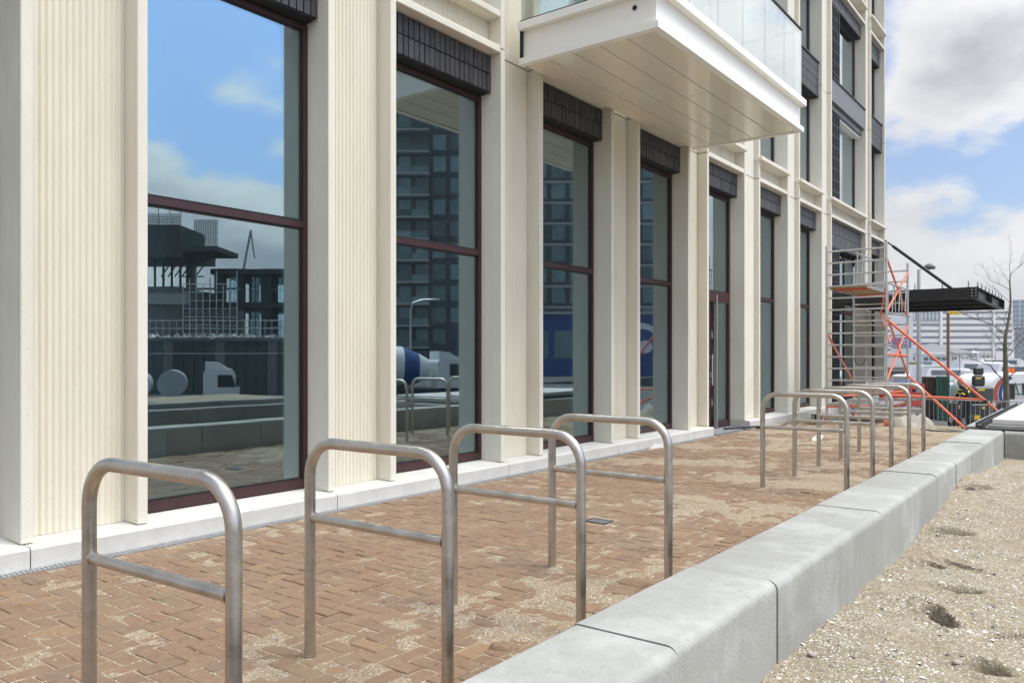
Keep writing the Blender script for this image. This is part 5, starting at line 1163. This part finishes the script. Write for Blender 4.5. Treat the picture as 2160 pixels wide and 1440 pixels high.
for nm, A_, B_, r_ in (('boom', Vector((0, 0, 0)), Vector((q1.x, q1.y, refl(513, 575, 66).z - LOW)), .16), ('boom', Vector((q1.x, q1.y, refl(513, 575, 66).z - LOW)), Vector((q2.x, q2.y, refl(529, 486, 66).z - LOW)), .10), ('hose_arm', Vector((q2.x, q2.y, refl(529, 486, 66).z - LOW)), Vector((q3.x, q3.y, refl(534, 545, 66).z - LOW)), .06)): tb(nm, A_, B_, r_, 'tower_pale', t, 8)
def lorry(u, d, label, tank, zg):
    p = refl(u, 0, d); t = thing('site_lorry', label, 'lorry', (p.x, p.y, zg), -YAW + R(160))
    CB('chassis', 'machine', t, -3.6, 2.2, -1.0, 1.0, .5, .9, .05)
    MB().prism([(.6, .9), (2.35, .9), (2.4, 1.5), (2.15, 2.35), (2.0, 2.5), (.75, 2.5), (.6, 2.3)], -1.1, 1.1).build('cab', 'white_van', t)
    MB().prism([(1.3, 1.55), (2.2, 1.55), (2.02, 2.2), (1.3, 2.2)], 1.1, 1.115).build('window', 'machine', t); MB().prism([(.7, 2.5), (1.9, 2.5), (1.3, 2.85), (.7, 2.9)], -1.0, 1.0).build('wind_deflector', 'white_van', t)
    CB('mirror', 'machine', t, 2.2, 2.35, 1.12, 1.25, 1.6, 2.05, .02); CB('bumper', 'machine', t, 2.2, 2.45, -1.1, 1.1, .5, .88, .03)
    for x in (-2.8, -1.6, 1.5):
        for y in (-.95, .7): MB().tube([(x, y, .48), (x, y + .25, .48)], .48, 16).build('wheel', 'rubber', t, True)
    if tank == 'drum':
        P_ = [(-3.3, .55), (-2.9, .75), (-2.2, 1.12), (-1.2, 1.15), (-.3, .85), (.3, .55)]
        for i in range(5): MB().tube([(P_[i][0], 0, 1.95 - .06 * P_[i][0]), (P_[i + 1][0], 0, 1.95 - .06 * P_[i + 1][0])], P_[i][1], 20, True, P_[i + 1][1]).build('drum', 'blue' if i == 3 else 'white_van', t, True)
        CB('hopper', 'machine', t, -3.9, -3.3, -.5, .5, 2.0, 2.7, .05)
    else:
        for x in (-2.6, -.9): MB().tube([(x, -1.0, 1.75), (x, -.85, 1.75), (x, .85, 1.75), (x, 1.0, 1.75)], .7, 20).build('tank', 'white_van' if x < -2 else 'silo', t, True)
lorry(404, 42, 'white lorry with round tanks mirrored in first window', 'tank', -1.75); lorry(890, 44, 'concrete mixer lorry with white drum mirrored in second window', 'drum', -1.2)
p = refl(866, 0, 50); t = thing('street_light', 'tall curved street light mirrored in second window', 'street light', (p.x, p.y, GZ)); MB().tube([(0, 0, 0), (0, 0, 4.4), (-.1, .1, 4.8), (-.5, .5, 5.0), (-1.0, 1.0, 5.05)], .07, 8).build('pole', 'galv', t, True); CB('lamp_head', 'galv', t, -1.3, -.9, .9, 1.3, 5.0, 5.1, .02)
for i, (xa, ya, yb, lb) in enumerate(((8.3, -10, 18, 'long low concrete kerb across the street, mirrored in first window'),)):
    o = MB().prism(kerb_profile(xa, xa + .5, .12, -.05), ya, min(yb, 18)).build('street_wall', 'site_concrete', None, True); tag(o, lb, 'wall')

GR = {'hose': 'hoses lying on the sand', 'waste_container': 'waste containers on the quay', 'mast': 'masts across the harbour', 'apartment_tower': 'dark towers across the street', 'site_lorry': 'lorries on the building site', 'crumpled_sheet': 'crumpled white sheets on the ground', 'street_wall': 'concrete walls across the street'}
for o in bpy.data.objects:
    k_ = o.name.split('.')[0]
    if o.parent is None and k_ in GR: o['group'] = GR[k_]
hzb = MB().box(-905, 905, -905, 905, -4.0, 56).build('haze', None); hzb['kind'] = 'stuff'; tag(hzb, 'thin pale haze over the harbour', 'haze')
hm = bpy.data.materials.new('haze_air'); hm.use_nodes = True; hn = hm.node_tree.nodes; hn.clear(); ho = hn.new('ShaderNodeOutputMaterial'); hv = hn.new('ShaderNodeVolumePrincipled')
hv.inputs['Color'].default_value = (.92, .95, 1, 1); hv.inputs['Density'].default_value = .00045; hv.inputs['Anisotropy'].default_value = 0.2; hm.node_tree.links.new(hv.outputs[0], ho.inputs['Volume']); hzb.data.materials.append(hm)
